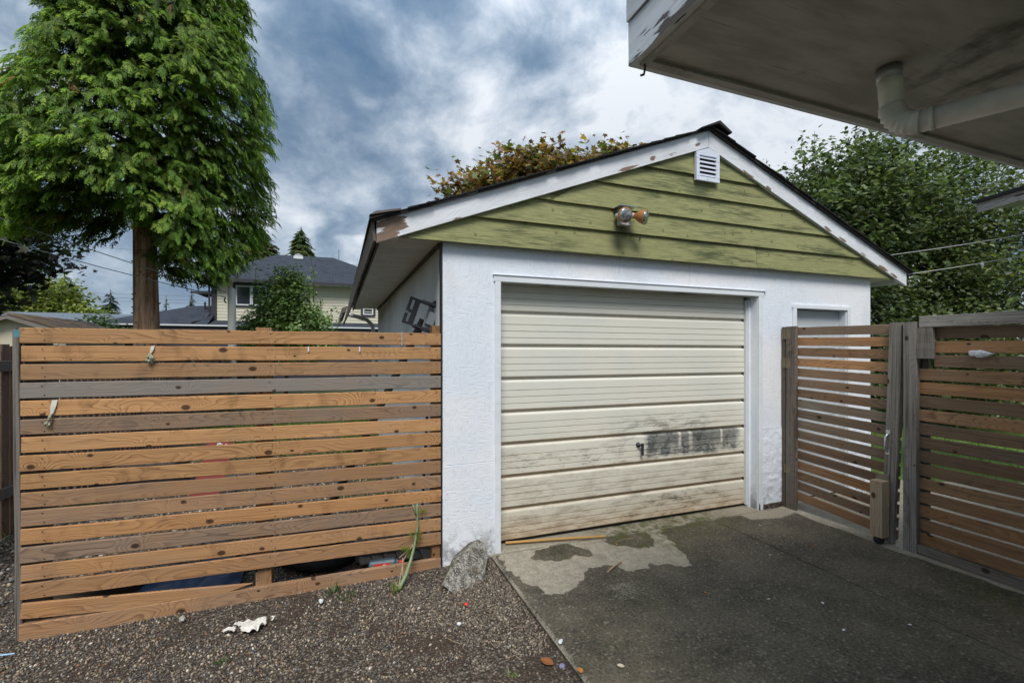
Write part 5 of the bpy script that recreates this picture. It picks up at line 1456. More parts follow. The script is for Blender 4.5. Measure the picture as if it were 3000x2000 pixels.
# ------------------------------------------------------------------ cream house beyond the yard
ch = empty('cream_house', (-2.2, 31, -0.05), 'two-storey cream sided house with dark blue-grey hip roof', 'house')
MB().box(-6.18, 3.6, 29.06, 37, 0, 5.42).build('wall', M['cream'], ch)
z = 3.20; first = None
while z < 5.36:
    for (a, b) in ((-6.16, -5.42), (-3.60, 3.6)) if 3.98 < z < 5.2 else ((-6.16, 3.6),):
        MB().prism([(29.0, z), (29.02, z + 0.165), (29.058, z + 0.165), (29.058, z)], a, b, axis='x').build('siding_board', M['cream'], ch)
    z += 0.168
MB().box(-6.42, -6.17, 28.98, 29.3, 3.0, 5.42).build('corner_board', M['darktrim'], ch)
EZ = 5.45
hv = [(-7.0, 28.4, EZ), (4.4, 28.4, EZ), (4.4, 37.6, EZ), (-7.0, 37.6, EZ), (-3.73, 33, 7.73), (-0.3, 33, 7.78)]
mb = MB(); mb.v = hv; mb.f = [[0, 1, 5, 4], [1, 2, 5], [2, 3, 4, 5], [3, 0, 4]]; mb.mi = [0] * 4
mb.build('roof', M['bluegrey_shingle'], ch)
MB().box(-7.05, 4.45, 28.33, 28.42, EZ - 0.14, EZ + 0.0).build('gutter', M['darktrim'], ch)
MB().box(-7.0, 4.4, 28.43, 29.05, EZ - 0.12, EZ - 0.09).build('soffit', M['whitetrim'], ch)
MB().box(-7.05, -6.96, 28.43, 37.6, EZ - 0.14, EZ).build('gutter', M['darktrim'], ch)
def window(x0, x1, z0, z1, yw, panes):
    wn = MB().box(x0 - 0.1, x1 + 0.1, yw - 0.02, yw + 0.05, z1, z1 + 0.16).box(x0 - 0.1, x1 + 0.1, yw - 0.02, yw + 0.05, z0 - 0.12, z0).box(x0 - 0.12, x0, yw - 0.02, yw + 0.05, z0, z1).box(x1, x1 + 0.12, yw - 0.02, yw + 0.05, z0, z1).build('window', M['darktrim'], ch)
    f = MB(); n = panes; wd = (x1 - x0) / n
    for i in range(n):
        a, b = x0 + i * wd + 0.002, x0 + (i + 1) * wd - 0.002
        f.box(a, a + 0.07, yw, yw + 0.04, z0, z1).box(b - 0.07, b, yw, yw + 0.04, z0, z1).box(a + 0.07, b - 0.07, yw, yw + 0.04, z1 - 0.07, z1).box(a + 0.07, b - 0.07, yw, yw + 0.04, z0, z0 + 0.07)
    f.build('window_frame', M['whitetrim'], wn)
    for i in range(n):
        a, b = x0 + i * wd + 0.07, x0 + (i + 1) * wd - 0.07
        MB().box(a, b, yw + 0.02, yw + 0.03, z0 + 0.07, z1 - 0.07).build('pane', M['windowglass'], wn)
window(-5.28, -3.74, 4.06, 5.16, 28.99, 2)
window(1.40, 2.0, 3.72, 4.15, 28.985, 1)
MB().poly([(-6.3, 27.6, 2.88), (4.0, 27.6, 2.88), (4.0, 29.0, 3.2), (-6.3, 29.0, 3.2)]).build('lower_roof', M['bluegrey_shingle'], ch)
mb = MB(); mb.v = [(-11.2, 27.6, 2.88), (-6.3, 27.6, 2.88), (-6.3, 30.4, 4.12), (-7.6, 30.4, 4.06), (-11.2, 33, 2.88), (-6.3, 33, 2.9)]
mb.f = [[0, 1, 2, 3], [0, 3, 4], [3, 2, 5, 4]]; mb.mi = [0] * 3
mb.build('lower_roof', M['bluegrey_shingle'], ch)
MB().box(-11.25, 4.0, 27.50, 27.59, 2.81, 2.88).build('lower_gutter', M['whitetrim'], ch)
MB().box(-11.2, 4.0, 27.62, 29.0, 0, 2.80).build('lower_wall', M['darktrim'], ch)
MB().tube([(-6.55, 28.45, 5.3), (-6.5, 28.9, 5.0), (-6.5, 28.95, 3.6), (-6.6, 28.5, 3.2), (-7.0, 27.7, 3.0)], 0.05, 8).build('downspout', M['darktrim'], ch)
MB().box(-2.65, -2.1, 32.2, 32.6, 7.42, 7.6).lathe([(0.2, 0), (0.24, 0.1), (0.05, 0.16)], (-2.37, 32.4, 7.6), (0, 0, 1), 12).build('roof_vent', M['whitetrim'], ch)
MB().tube([(-6.9, 29.8, 3.75), (-6.9, 29.8, 4.25)], 0.05, 8).build('vent_pipe', M['darktrim'], ch)
MB().tube([(0.05, 33, 7.7), (0.05, 33, 8.35)], 0.02, 5).build('roof_mast', M['darktrim'], ch)
# small stepped-out bay at the left end
mb = MB(); mb.v = [(-8.0, 31.5, 5.0), (-6.4, 31.5, 5.0), (-6.4, 35, 5.6), (-8.0, 35, 5.0)]; mb.f = [[0, 1, 2, 3]]; mb.mi = [0]
mb.build('bay_roof', M['bluegrey_shingle'], ch)
MB().box(-8.0, -6.43, 31.42, 31.5, 4.88, 5.0).build('bay_gutter', M['darktrim'], ch)
MB().box(-7.0, -6.43, 32, 35, 3, 4.9).build('bay_wall', M['cream'], ch)

# low grey-roofed building
lb = empty('grey_roof_building', (-15.5, 39, -0.05), 'low building with flat grey roof and white fascia left of the cedar', 'building')
MB().prism([(36.3, 3.30), (41.5, 4.12), (41.5, 4.22), (36.3, 3.42)], -24, -12.7, axis='x').build('roof', M['greyroof'], lb)
MB().prism([(36.25, 3.12), (41.5, 3.97), (41.5, 4.19), (36.25, 3.37)], -12.69, -12.55, axis='x').build('rake_fascia', M['whitetrim'], lb)
MB().box(-24, -12.55, 36.15, 36.25, 3.15, 3.38).build('eave_fascia', M['whitetrim'], lb)
MB().box(-23.5, -13.2, 36.9, 41, 0, 3.28).build('wall', M['sidewall'], lb)

# garden shed at far left
sh_ = empty('garden_shed', (-7.4, 16.5, -0.05), 'cream garden shed with old brown shake roof behind the left fence', 'shed')
MB().prism([(-8.45, 0), (-6.35, 0), (-6.35, 2.05), (-7.36, 2.36), (-8.45, 2.05)], 14.65, 18.0).build('wall', M['creamshed'], sh_)
for x in (-8.1, -7.7, -7.3, -6.9, -6.5):
    MB().box(x, x + 0.012, 14.642, 14.65, 0, 2.1).build('batten', M['newwood'], sh_)
def slope(x): return 2.42 - abs(x + 7.36) * 0.36
MB().prism([(-8.75, slope(-8.75) - 0.03), (-7.36, 2.39), (-5.95, slope(-5.95) - 0.03), (-5.95, slope(-5.95)), (-7.36, 2.42), (-8.75, slope(-8.75))], 14.45, 18.3).build('roof', M['oldwood'], sh_)
shr = [c for c in sh_.children if c.name.startswith('roof')][0]
for i in range(9):
    xa = -5.93 - 0.165 * i
    for j in range(13):
        y0 = 14.43 + 0.3 * j
        o = board('shake', 0.22, 0.285, 0.014, M['shake'], shr, (xa - 0.09, y0 + 0.15, slope(xa - 0.09) + 0.012 + random.uniform(0, 0.008)), (R(90), R(random.uniform(19, 22)), 0), random.uniform(0, 0.5), random.uniform(0.6, 1.25), st=1)
MB().prism([(-8.75, slope(-8.75) - 0.13), (-7.36, 2.31), (-5.95, slope(-5.95) - 0.13), (-5.95, slope(-5.95) - 0.031), (-7.36, 2.389), (-8.75, slope(-8.75) - 0.031)], 14.42, 14.45).build('bargeboard', M['greywood'], sh_)

# weathered pole stub with wires
pl = empty('pole_stub', (-2.60, 13.8, -0.05), 'weathered grey wooden pole stub holding wires in front of the cream house', 'pole')
MB().tube([(-2.58, 13.8, -0.1), (-2.59, 13.8, 1.6), (-2.60, 13.8, 3.05), (-2.60, 13.8, 3.16), (-2.60, 13.8, 3.20)], [0.105, 0.10, 0.095, 0.075, 0.03], 10).build('shaft', M['pvcgrey'], pl, smooth=True)
MB().tube([(-2.71, 13.72, 2.78), (-2.75, 13.70, 2.85), (-2.72, 13.7, 2.93)], 0.018, 6).build('insulator', M['black'], pl)
def wire(name, label, a, b, sag, rad, mat='wire', n=14, cat='wire'):
    a, b = Vector(a), Vector(b)
    pts = [a.lerp(b, i / n) + Vector((0, 0, -sag * 4 * (i / n) * (1 - i / n))) for i in range(n + 1)]
    return tag(MB().tube(pts, rad, 5).build(name, M[mat]), label, cat)
wire('overhead_wire', 'upper overhead wire sloping from the far left down to the pole stub', (-9.66, 13.0, 5.55), (-2.72, 13.72, 3.06), 0.12, 0.010)
wire('overhead_wire', 'lower overhead wire sloping from the far left down to the pole stub', (-9.66, 13.0, 4.90), (-2.72, 13.72, 2.93), 0.14, 0.010)
wire('power_line', 'topmost of the three level power lines left of the cedar trunk', (-60, 70, 8.75), (10, 70, 8.75), 0.2, 0.022)
wire('power_line', 'middle of the three level power lines left of the cedar trunk', (-60, 70, 8.25), (10, 70, 8.25), 0.2, 0.022)
wire('power_line', 'lowest of the three level power lines left of the cedar trunk', (-60, 70, 7.85), (10, 70, 7.85), 0.2, 0.022)
wire('power_line', 'thin single wire crossing the blue sky above the three power lines', (-60, 60, 12.9), (10, 60, 12.2), 0.2, 0.016)

# porch roof at the right edge and the clotheslines
pr = empty('porch_roof', (7.0, 1.8, 0), 'corner of a dark porch roof with weathered white fascia at the right edge', 'roof')
p0 = np.array((6.52, 2.87)); dd = norm(np.array((-0.31, -0.95))); nn = np.array((dd[1] * -1, dd[0])); nn = -nn if nn[0] < 0 else nn
def pbox(name, a0, a1, b0, b1, z0, z1, mat, zs=0.0):
    mb = MB(); c = []
    for (a, b) in ((a0, b0), (a1, b0), (a1, b1), (a0, b1)):
        q = p0 + dd * a + nn * b; c.append((q[0], q[1], b))
    mb.v = [(x, y_, z0 + zs * b) for x, y_, b in c] + [(x, y_, z1 + zs * b) for x, y_, b in c]
    mb.f = [[0, 3, 2, 1], [4, 5, 6, 7], [0, 1, 5, 4], [1, 2, 6, 5], [2, 3, 7, 6], [3, 0, 4, 7]]; mb.mi = [0] * 6
    return mb.build(name, M[mat], pr)
o = pbox('fascia', 0, 2.6, 0, 0.03, 3.055, 3.155, 'greywood'); o['tone'] = 1.0; o['shade'] = 1.7
pbox('roof_edge', -0.02, 2.6, -0.03, 2.2, 3.157, 3.19, 'black', 0.12)
pbox('soffit', 0.02, 2.6, 0.031, 2.2, 3.07, 3.085, 'soffit', 0.12)
for a in (1.3, 2.5):
    q = p0 + dd * a + nn * 0.5
    MB().box(q[0] - 0.05, q[0] + 0.05, q[1] - 0.05, q[1] + 0.05, 0, 3.13).build('porch_post', M['whitetrim'], pr)
cl = wire('clothesline', 'upper pale clothesline rising to the right from behind the garage eave', (6.25, 4.15, 2.74), (7.35, 2.70, 2.88), 0.02, 0.005, 'lightwire', cat='clothesline')
cl2 = empty('clothesline', (5.97, 3.24, 2.42), 'lower clothesline with clips tied to the right corner of the garage eave', 'clothesline')
a, b = Vector((5.965, 3.235, 2.405)), Vector((7.3, 2.40, 2.66))
MB().tube([a.lerp(b, i / 12) + Vector((0, 0, -0.06 * (i / 12) * (1 - i / 12))) for i in range(13)], 0.0045, 5).build('cord', M['lightwire'], cl2)
for u in (0.46, 0.62):
    c = a.lerp(b, u) + Vector((0, 0, -0.02))
    MB().box(c.x - 0.022, c.x + 0.022, c.y - 0.006, c.y + 0.006, c.z - 0.018, c.z + 0.012).box(c.x - 0.008, c.x + 0.008, c.y - 0.004, c.y + 0.004, c.z - 0.04, c.z - 0.018).build('clip', M['whitetrim'], cl2)
# ------------------------------------------------------------------ rock by the garage corner
def rock():
    bm = bmesh.new()
    # a leaning faceted slab: outline in the leaning plane, given thickness
    pts = [(0.641, 2.988, 0.009), (0.73, 3.103, 0.071), (0.901, 3.225, 0.138), (0.97, 3.261, 0.158), (1.007, 3.234, 0.129), (1.015, 3.158, 0.066), (0.962, 3.064, 0.004), (0.9, 2.983, -0.042), (0.774, 2.93, -0.052), (0.702, 2.936, -0.034)]
    pts += [(0.91, 3.31, 0.117), (0.79, 3.25, 0.063), (0.688, 3.15, -0.026)]
    pts += [(0.74, 3.24, -0.08), (1.0, 3.29, -0.08), (0.71, 3.08, -0.075), (0.80, 3.0, -0.08), (0.95, 3.05, -0.08), (1.02, 3.29, 0.08), (1.03, 3.25, -0.05)]
    for p in pts: bm.verts.new(p)
    bmesh.ops.convex_hull(bm, input=bm.verts)
    bmesh.ops.delete(bm, geom=[v for v in bm.verts if not v.link_faces], context='VERTS')
    bmesh.ops.subdivide_edges(bm, edges=bm.edges, cuts=3, use_grid_fill=True)
    bmesh.ops.triangulate(bm, faces=bm.faces)
    from mathutils import noise as mn
    c = Vector((0.87, 3.12, 0.02))
    for v in bm.verts:
        p = v.co
        nrm = (p - c).normalized()
        v.co = p + nrm * (0.006 * mn.noise(p * 14) + 0.005 * mn.noise(p * 37) + 0.006 * mn.noise(p * 5))
    # a small hollow on the face
    hc = Vector((0.79, 2.98, 0.005))
    for v in bm.verts:
        d_ = (v.co - hc).length
        if d_ < 0.028: v.co += (c - v.co).normalized() * 0.022 * (1 - d_ / 0.028)
    me = bpy.data.meshes.new('rock')
    for v in bm.verts: v.co -= c
    bm.to_mesh(me); bm.free()
    me.materials.append(M['rock']); me.update()
    return tag(link('rock', me, None, c), 'lichen-stained grey rock leaning against the garage corner', 'rock')
rock()

# ------------------------------------------------------------------ things behind the slatted fence
br = empty('leaning_post', (0.1, 4.0, -0.05), 'dark steel post with grey slotted bracket head leaning against the garage side', 'post')
a, b = Vector((-0.20, 4.15, -0.05)), Vector((0.645, 3.72, 1.80))
MB().tube([a, b], 0.032, 8).build('shaft', M['black'], br)
dr_ = (b - a).normalized()
def brk(name, x0, x1, y0, y1, z0, z1, mat='black'):
    """bracket box in a tilted frame centred on the head"""
    rm = Matrix.Rotation(R(19), 3, 'Y'); c = Vector((0.640, 3.66, 1.822))
    mb = MB(); mb.box(x0, x1, y0, y1, z0, z1)
    mb.v = [tuple(c + rm @ (Vector(p) * 1.08)) for p in mb.v]
    return mb.build(name, M[mat], br)
ds = 'darksteel'
brk('bracket_plate', -0.140, -0.118, -0.02, 0.0, -0.095, -0.02, ds); brk('bracket_plate', -0.140, -0.118, -0.02, 0.0, 0.0, 0.105, ds)
brk('bracket_plate', -0.098, -0.060, -0.02, 0.0, -0.095, 0.105, ds)
brk('bracket_plate', -0.118, -0.098, -0.02, 0.0, -0.095, -0.078, ds); brk('bracket_plate', -0.118, -0.098, -0.02, 0.0, -0.008, 0.016, ds); brk('bracket_plate', -0.118, -0.098, -0.02, 0.0, 0.088, 0.105, ds)
brk('cup_side', -0.060, 0.11, -0.13, 0.0, -0.105, -0.088, ds); brk('cup_side', -0.060, 0.11, -0.10, 0.0, 0.085, 0.100, ds)
brk('cup_end', 0.110, 0.128, -0.13, 0.01, -0.108, 0.106); brk('cup_back', 0.012, 0.110, 0.002, 0.008, -0.088, 0.085, 'steel')
brk('hub', 0.02, 0.075, -0.06, 0.0, -0.05, 0.045, 'steel'); brk('cap', 0.03, 0.125, -0.10, 0.02, 0.107, 0.160)
MB().tube([(0.60, 3.62, -0.05), (0.655, 3.60, 1.05)], 0.011, 6).build('rod', M['black'], br)

pal = empty('pallet', (0.42, 3.75, -0.05), 'old wooden pallet boards leaning at the foot of the garage side wall', 'pallet')
for i in range(6):
    board('plank', 0.36, 0.083, 0.018, M['oldwood'], pal, (0.20 + 0.092 * i, 3.72 - 0.012 * i, 0.035), (R(-72), R(6 - i), R(90) + R(-8)), 0.3, 1.5, st=2) if False else None
    rm = Matrix.Rotation(R(10), 3, 'Z') @ Matrix.Rotation(R(24), 3, 'X') @ Matrix.Rotation(R(90), 3, 'Z') @ Matrix.Rotation(R(-90), 3, 'X')
    board('plank', 0.34, 0.082, 0.018, M['oldwood'], pal, (0.17 + 0.090 * i, 3.70 - 0.012 * i, 0.04), rm.to_euler(), 0.25, 1.5 + 0.2 * (i % 2), st=2)
for yy in (3.60, 3.80):
    board('bearer', 0.56, 0.06, 0.04, M['oldwood'], pal, (0.40, yy, -0.005 + (yy - 3.6) * 0.3), (0, 0, R(-6)), 0.3, 1.0, st=2)
MB().tube([(0.06, 4.4, -0.05), (0.12, 4.3, 0.45), (0.2, 4.25, 0.75)], 0.03, 7).build('leg', M['newwood'], pal) if False else None

tb = empty('oil_bottle', (0.31, 3.39, -0.04), 'slate plastic bottle with red label and red cap lying behind the base board', 'bottle')
rm = Matrix.Rotation(R(-4), 3, 'Z')
def tbx(name, x0, x1, y0, y1, z0, z1, mat, bev=0.0):
    mb = MB().box(x0, x1, y0, y1, z0, z1); c = Vector((0.305, 3.405, 0.0))
    mb.v = [tuple(c + rm @ (Vector(p))) for p in mb.v]
    return mb.build(name, M[mat], tb, bevel=bev)
tbx('body', -0.10, 0.085, -0.03, 0.03, -0.042, 0.052, 'bottle', 0.012)
tbx('shoulder', 0.0855, 0.105, -0.02, 0.02, -0.02, 0.04, 'bottle', 0.006)
tbx('cap', 0.1055, 0.135, -0.016, 0.016, -0.006, 0.03, 'brightred', 0.004)
tbx('label', -0.068, 0.045, -0.0315, -0.0302, -0.036, 0.036, 'brightred')
for (x, z, w_, h_) in ((0.004, 0.006, 0.012, 0.020), (0.012, -0.012, 0.024, 0.010), (0.03, -0.004, 0.008, 0.014), (-0.004, 0.022, 0.010, 0.006)):
    tbx('label_mark', x, x + w_, -0.0327, -0.0317, z, z + h_, 'whitetrim')

def torus(c, R0, r0, ax, n=32, m_=12):
    mb = MB(); c = Vector(c); ax = Vector(ax).normalized(); u = ax.orthogonal().normalized(); w = ax.cross(u)
    for i in range(n):
        a = 2 * math.pi * i / n; d_ = u * math.cos(a) + w * math.sin(a)
        for j in range(m_):
            b = 2 * math.pi * j / m_
            mb.v.append(tuple(c + d_ * (R0 + r0 * math.cos(b)) + ax * (r0 * 0.9 * math.sin(b))))
    for i in range(n):
        for j in range(m_):
            i2, j2 = (i + 1) % n, (j + 1) % m_
            mb.f.append([i * m_ + j, i2 * m_ + j, i2 * m_ + j2, i * m_ + j2]); mb.mi.append(0)
    return mb
tag(torus((-0.12, 3.86, 0.03), 0.23, 0.085, (0.1, -0.1, 1)).build('tyre', M['rubber'], smooth=True), 'black tyre lying on the gravel behind the slatted fence', 'tyre')
# crumpled tarp
xs = np.linspace(-1.22, -0.62, 34); ys = np.linspace(3.46, 3.95, 26)
X, Y = np.meshgrid(xs, ys)
env = np.clip(1 - ((X + 0.92) / 0.32) ** 2, 0, 1) * np.clip(1 - ((Y - 3.7) / 0.26) ** 2, 0, 1)
Zt = -0.06 + 0.11 * np.sqrt(env) * (0.65 + 0.7 * vnoise(X, Y, 9, 101)) + 0.02 * vnoise(X, Y, 30, 102)
V = np.stack([X, Y, Zt], -1).reshape(-1, 3); i = (np.arange(25)[:, None] * 34 + np.arange(33)[None]).reshape(-1)
tag(np_mesh('tarp', V, np.stack([i, i + 1, i + 35, i + 34], -1), M['blue'], loc=(-0.92, 3.7, 0)), 'crumpled dark blue tarp on the gravel behind the broken slat', 'tarp')
pb = empty('planter_box', (-2.1, 6.4, -0.05), 'low dark timber planter box far behind the slatted fence', 'planter')
MB().box(-2.45, -1.72, 6.15, 6.19, -0.06, 0.28).box(-2.45, -1.72, 6.7, 6.74, -0.06, 0.28).box(-2.45, -2.41, 6.19, 6.7, -0.06, 0.28).box(-1.76, -1.72, 6.19, 6.7, -0.06, 0.28).build('sides', M['black'], pb)
MB().box(-2.41, -1.76, 6.19, 6.7, -0.06, 0.22).build('soil', M['soil'], pb)
lg_ = empty('timber_offcut', (-1.35, 3.82, -0.05), 'dark wet timber offcut lying behind the bottom slats', 'timber')
board('beam', 0.62, 0.09, 0.12, M['oldwood'], lg_, (-1.36, 3.78, -0.005), (0, 0, R(4)), 0.0, 0.5, st=3)
rp = empty('red_panel', (-1.22, 5.6, -0.05), 'faded red plastic panel with white letters leaning behind the slatted fence', 'panel')
rmp = Matrix.Rotation(R(14), 3, 'Y') @ Matrix.Rotation(R(-12), 3, 'X')
mb = MB().box(-0.125, 0.125, -0.015, 0.015, 0.0, 0.66)
mb.v = [tuple(Vector((-1.32, 5.58, -0.05)) + rmp @ Vector(p)) for p in mb.v]
mb.build('board', M['red'], rp)
def letter(segs, ox):
    mb = MB()
    for (x0, z0, x1, z1) in segs:
        d_ = Vector((x1 - x0, 0, z1 - z0)).normalized() * 0.007; n_ = Vector((-d_.z, 0, d_.x))
        q = [Vector((x0, 0, z0)) - d_ + n_, Vector((x0, 0, z0)) - d_ - n_, Vector((x1, 0, z1)) + d_ - n_, Vector((x1, 0, z1)) + d_ + n_]
        mb.poly([tuple(Vector((-1.32, 5.58, -0.05)) + rmp @ (v_ + Vector((ox, -0.0165, 0.565)))) for v_ in q])
    return mb.build('letter', M['whitetrim'], rp)
letter([(0, 0, 0, 0.07), (0, 0.07, 0.035, 0.065), (0.035, 0.065, 0.035, 0.04), (0.035, 0.04, 0.0, 0.035), (0.008, 0.035, 0.04, 0.0)], -0.03)
letter([(0, 0, 0, 0.045), (0, 0.06, 0, 0.068)], 0.045)

# ------------------------------------------------------------------ little things caught on the fences
def strip(name, label, pts, wds, mat, tail):
    t = empty(name, pts[0], label, 'rag')
    mb = MB()
    for (p, w_) in zip(pts, wds):
        p = Vector(p); mb.v += [tuple(p + Vector((-w_, 0, 0))), tuple(p + Vector((w_, 0.002, 0.002))), tuple(p + Vector((w_, 0.006, 0.0))), tuple(p + Vector((-w_, 0.006, 0)))]
    for i in range(len(pts) - 1):
        for k in range(4):
            k2 = (k + 1) % 4; mb.f.append([i * 4 + k, i * 4 + k2, i * 4 + 4 + k2, i * 4 + 4 + k]); mb.mi.append(0)
    mb.build('band', M[mat], t)
    mb = MB()
    for (q0, q1, r_) in tail:
        q0, q1 = Vector(q0), Vector(q1); md = q0.lerp(q1, 0.5) + Vector((random.uniform(-.006, .006), -0.01, 0))
        mb.tube([q0, md, q1], [r_ * 0.6, r_, r_ * 0.4], 6)
    mb.build('wilted_bunch', M['moldy'], t)
    return t
strip('rag_tie', 'white strip with a wilted bunch tied over the second slat near the cedar', [(-1.036, FY - 0.004, 1.578), (-1.040, FY - 0.008, 1.555), (-1.046, FY - 0.008, 1.535)], [0.009, 0.008, 0.005], 'cloth',
      [((-1.046, FY - 0.01, 1.537), (-1.062, FY - 0.012, 1.492), 0.008), ((-1.045, FY - 0.012, 1.537), (-1.038, FY - 0.012, 1.478), 0.007), ((-1.044, FY - 0.012, 1.53), (-1.026, FY - 0.012, 1.485), 0.006), ((-1.05, FY - 0.012, 1.505), (-1.07, FY - 0.012, 1.48), 0.005), ((-1.046, FY - 0.013, 1.505), (-1.052, FY - 0.013, 1.468), 0.006)])
strip('rag_tie', 'white strip with a wilted bunch hanging from the fifth slat at the left', [(-1.492, FY - 0.004, 1.272), (-1.497, FY - 0.009, 1.235), (-1.504, FY - 0.009, 1.195)], [0.012, 0.012, 0.006], 'cloth',
      [((-1.504, FY - 0.01, 1.196), (-1.508, FY - 0.012, 1.16), 0.008), ((-1.505, FY - 0.012, 1.185), (-1.518, FY - 0.012, 1.15), 0.007), ((-1.512, FY - 0.012, 1.16), (-1.53, FY - 0.012, 1.125), 0.006), ((-1.51, FY - 0.012, 1.15), (-1.517, FY - 0.012, 1.12), 0.005)])
tag(MB().tube([(0.428, FY - 0.001, 1.680), (0.424, FY - 0.006, 1.677), (0.427, FY - 0.006, 1.63), (0.424, FY - 0.005, 1.588), (0.428, FY + 0.005, 1.584)], 0.0035, 6).build('tied_cord', M['lightwire']), 'pale cord looped round the top slat near the garage', 'cord')
tag(MB().tube([(-0.185, FY - 0.003, 1.577), (-0.183, FY - 0.006, 1.55), (-0.184, FY - 0.005, 1.542)], 0.005, 6).build('white_clip', M['whitetrim']), 'small white clip on the second slat above the middle post', 'clip')
tag(MB().tube([(0.139, FY - 0.003, 1.577), (0.140, FY - 0.006, 1.55), (0.139, FY - 0.005, 1.543)], 0.005, 6).build('white_clip', M['whitetrim']), 'small white clip on the second slat nearer the garage', 'clip')
# white plastic bag pushed through the right-hand fence
bm = bmesh.new(); bmesh.ops.create_icosphere(bm, subdivisions=4, radius=1)
from mathutils import noise as mn
for v in bm.verts:
    p = v.co.copy()
    v.co = Vector((p.x * 0.022, p.y * 0.062 * (1.0 if p.y < 0 else 1.0), p.z * 0.026 * (1 - 0.35 * abs(p.y))))
    q = v.co * 45
    v.co += p * 0.007 * mn.noise(q) + p * 0.004 * mn.noise(q * 2.3)
    if p.y > 0.3 and p.z > 0.1: v.co.z += 0.022 * (p.y - 0.3)
    if p.y < -0.75: v.co.z *= 0.45; v.co.y -= 0.012
me = bpy.data.meshes.new('plastic_bag'); bm.to_mesh(me); bm.free(); me.materials.append(M['bag']); me.update()
tag(link('plastic_bag', me, None, (4.155, 1.812, 1.528)), 'crumpled white plastic bag stuffed between slats of the right-hand fence', 'bag')

# ------------------------------------------------------------------ weeds, litter and sticks on the ground
fn = empty('fennel_plant', (0.38, 3.11, -0.04), 'cut fennel stalk with feathery green shoots leaning on the slatted fence', 'plant')
stm = [(0.375, 3.10, -0.03), (0.43, 3.17, 0.02), (0.475, 3.25, 0.08), (0.51, 3.295, 0.17), (0.535, 3.31, 0.30), (0.53, 3.315, 0.38), (0.532, 3.318, 0.455)]
MB().tube(stm, [0.014, 0.013, 0.011, 0.009, 0.008, 0.006, 0.005], 8).build('stalk', M['stem'], fn, smooth=True)
MB().tube([(0.53, 3.315, 0.36), (0.51, 3.313, 0.42), (0.498, 3.313, 0.452)], [0.006, 0.006, 0.004], 6).build('side_stalk', M['stem'], fn, smooth=True)
MB().tube([(0.375, 3.11, -0.02), (0.43, 3.27, 0.09), (0.50, 3.30, 0.17)], 0.004, 5).tube([(0.41, 3.15, 0.0), (0.42, 3.25, 0.11)], 0.003, 5).tube([(0.40, 3.28, 0.10), (0.46, 3.285, 0.14)], 0.003, 5).build('dry_stems', M['newwood'], fn)
r = np.random.default_rng(111)
hub = np.array([(0.46, 3.27, 0.145), (0.47, 3.285, 0.115), (0.535, 3.30, 0.24), (0.49, 3.30, 0.24), (0.335, 3.10, 0.0), (0.355, 3.08, -0.02), (0.43, 3.27, 0.16), (0.56, 3.30, 0.40), (0.545, 3.30, 0.20)])
n = 620; hi = r.integers(0, len(hub), n)
tv = np.array([(-0.05, 0, 0), (0.05, 0, 0), (0, 1, 0.0)]); tf = np.array([(0, 1, 2)])
V, F = scatter(tv, tf, hub[hi] + r.normal(0, 0.010, (n, 3)), frames(r.normal(size=(n, 3)) + (0, 0, 0.5), r.normal(size=(n, 3))), r.uniform(0.015, 0.038, n))
np_mesh('fronds', V, F, M['grass'], fn, tint=np.repeat(tint_var([(0.22, 0.30, 0.05), (0.14, 0.22, 0.04), (0.28, 0.30, 0.08)], n, r), 3, axis=0), loc=(0.45, 3.2, 0.1))
def weed(name, label, x, y, n, h, seed, cols):
    r = np.random.default_rng(seed)
    p = np.stack([r.normal(x, 0.02, n), r.normal(y, 0.02, n), np.full(n, -0.045)], -1)
    V, F = scatter(leaf_v * np.array((0.45, 1, 1)), leaf_f, p, frames(np.stack([r.normal(0, 0.5, n), r.normal(0, 0.5, n), np.ones(n)], -1), r.normal(size=(n, 3))), r.uniform(0.4, 1, n) * h)
    return tag(np_mesh(name, V, F, M['leaf'], tint=np.repeat(tint_var(cols, n, r), 5, axis=0), loc=(x, y, 0)), label, 'plant')
weed('weed', 'small weed sprouting against the base board of the slatted fence', -0.03, 3.24, 16, 0.075, 112, [(0.14, 0.18, 0.08), (0.10, 0.13, 0.05)])
weed('weed', 'thin grass tuft in gravel just right of the base board weed', 0.05, 3.14, 18, 0.06, 113, [(0.08, 0.12, 0.04), (0.12, 0.14, 0.06)])
weed('weed', 'tiny green sprout in gravel near the driveway edge', 0.80, 2.10, 10, 0.035, 114, [(0.18, 0.28, 0.06)])
weed('weed', 'tiny green tuft in the seam at the garage door sill', 2.93, 3.31, 18, 0.05, 115, [(0.10, 0.20, 0.05)])
weed('weed', 'low tuft in gravel below the white scrap', -0.55, 2.72, 14, 0.05, 116, [(0.08, 0.12, 0.04)])
# white torn scrap on the gravel
bm = bmesh.new(); bmesh.ops.create_grid(bm, x_segments=26, y_segments=16, size=1)
for v in bm.verts:
    p = v.co.copy()
    x = p.x * 0.092; y = p.y * 0.052
    env = 1 + 0.5 * mn.noise(Vector((p.x * 1.4, p.y * 1.4, 3)))
    v.co = Vector((x * env + 0.03 * p.y, y * (0.45 + 0.55 * (p.x + 1) / 2 + 0.15) * env, 0.022 + 0.030 * mn.noise(Vector((p.x * 2.6, p.y * 2.2, 1))) + 0.012 * mn.noise(Vector((p.x * 7, p.y * 6, 5)))))
dl = [f for f in bm.faces if mn.noise(f.calc_center_median() * 22) > 0.33]
bmesh.ops.delete(bm, geom=dl, context='FACES')
me = bpy.data.meshes.new('plastic_scrap'); bm.to_mesh(me); bm.free(); me.materials.append(M['scrap']); me.update()
o = link('plastic_scrap', me, None, (-0.475, 3.0, -0.045), (0, 0, R(-8)))
so = o.modifiers.new('thickness', 'SOLIDIFY'); so.thickness = 0.002
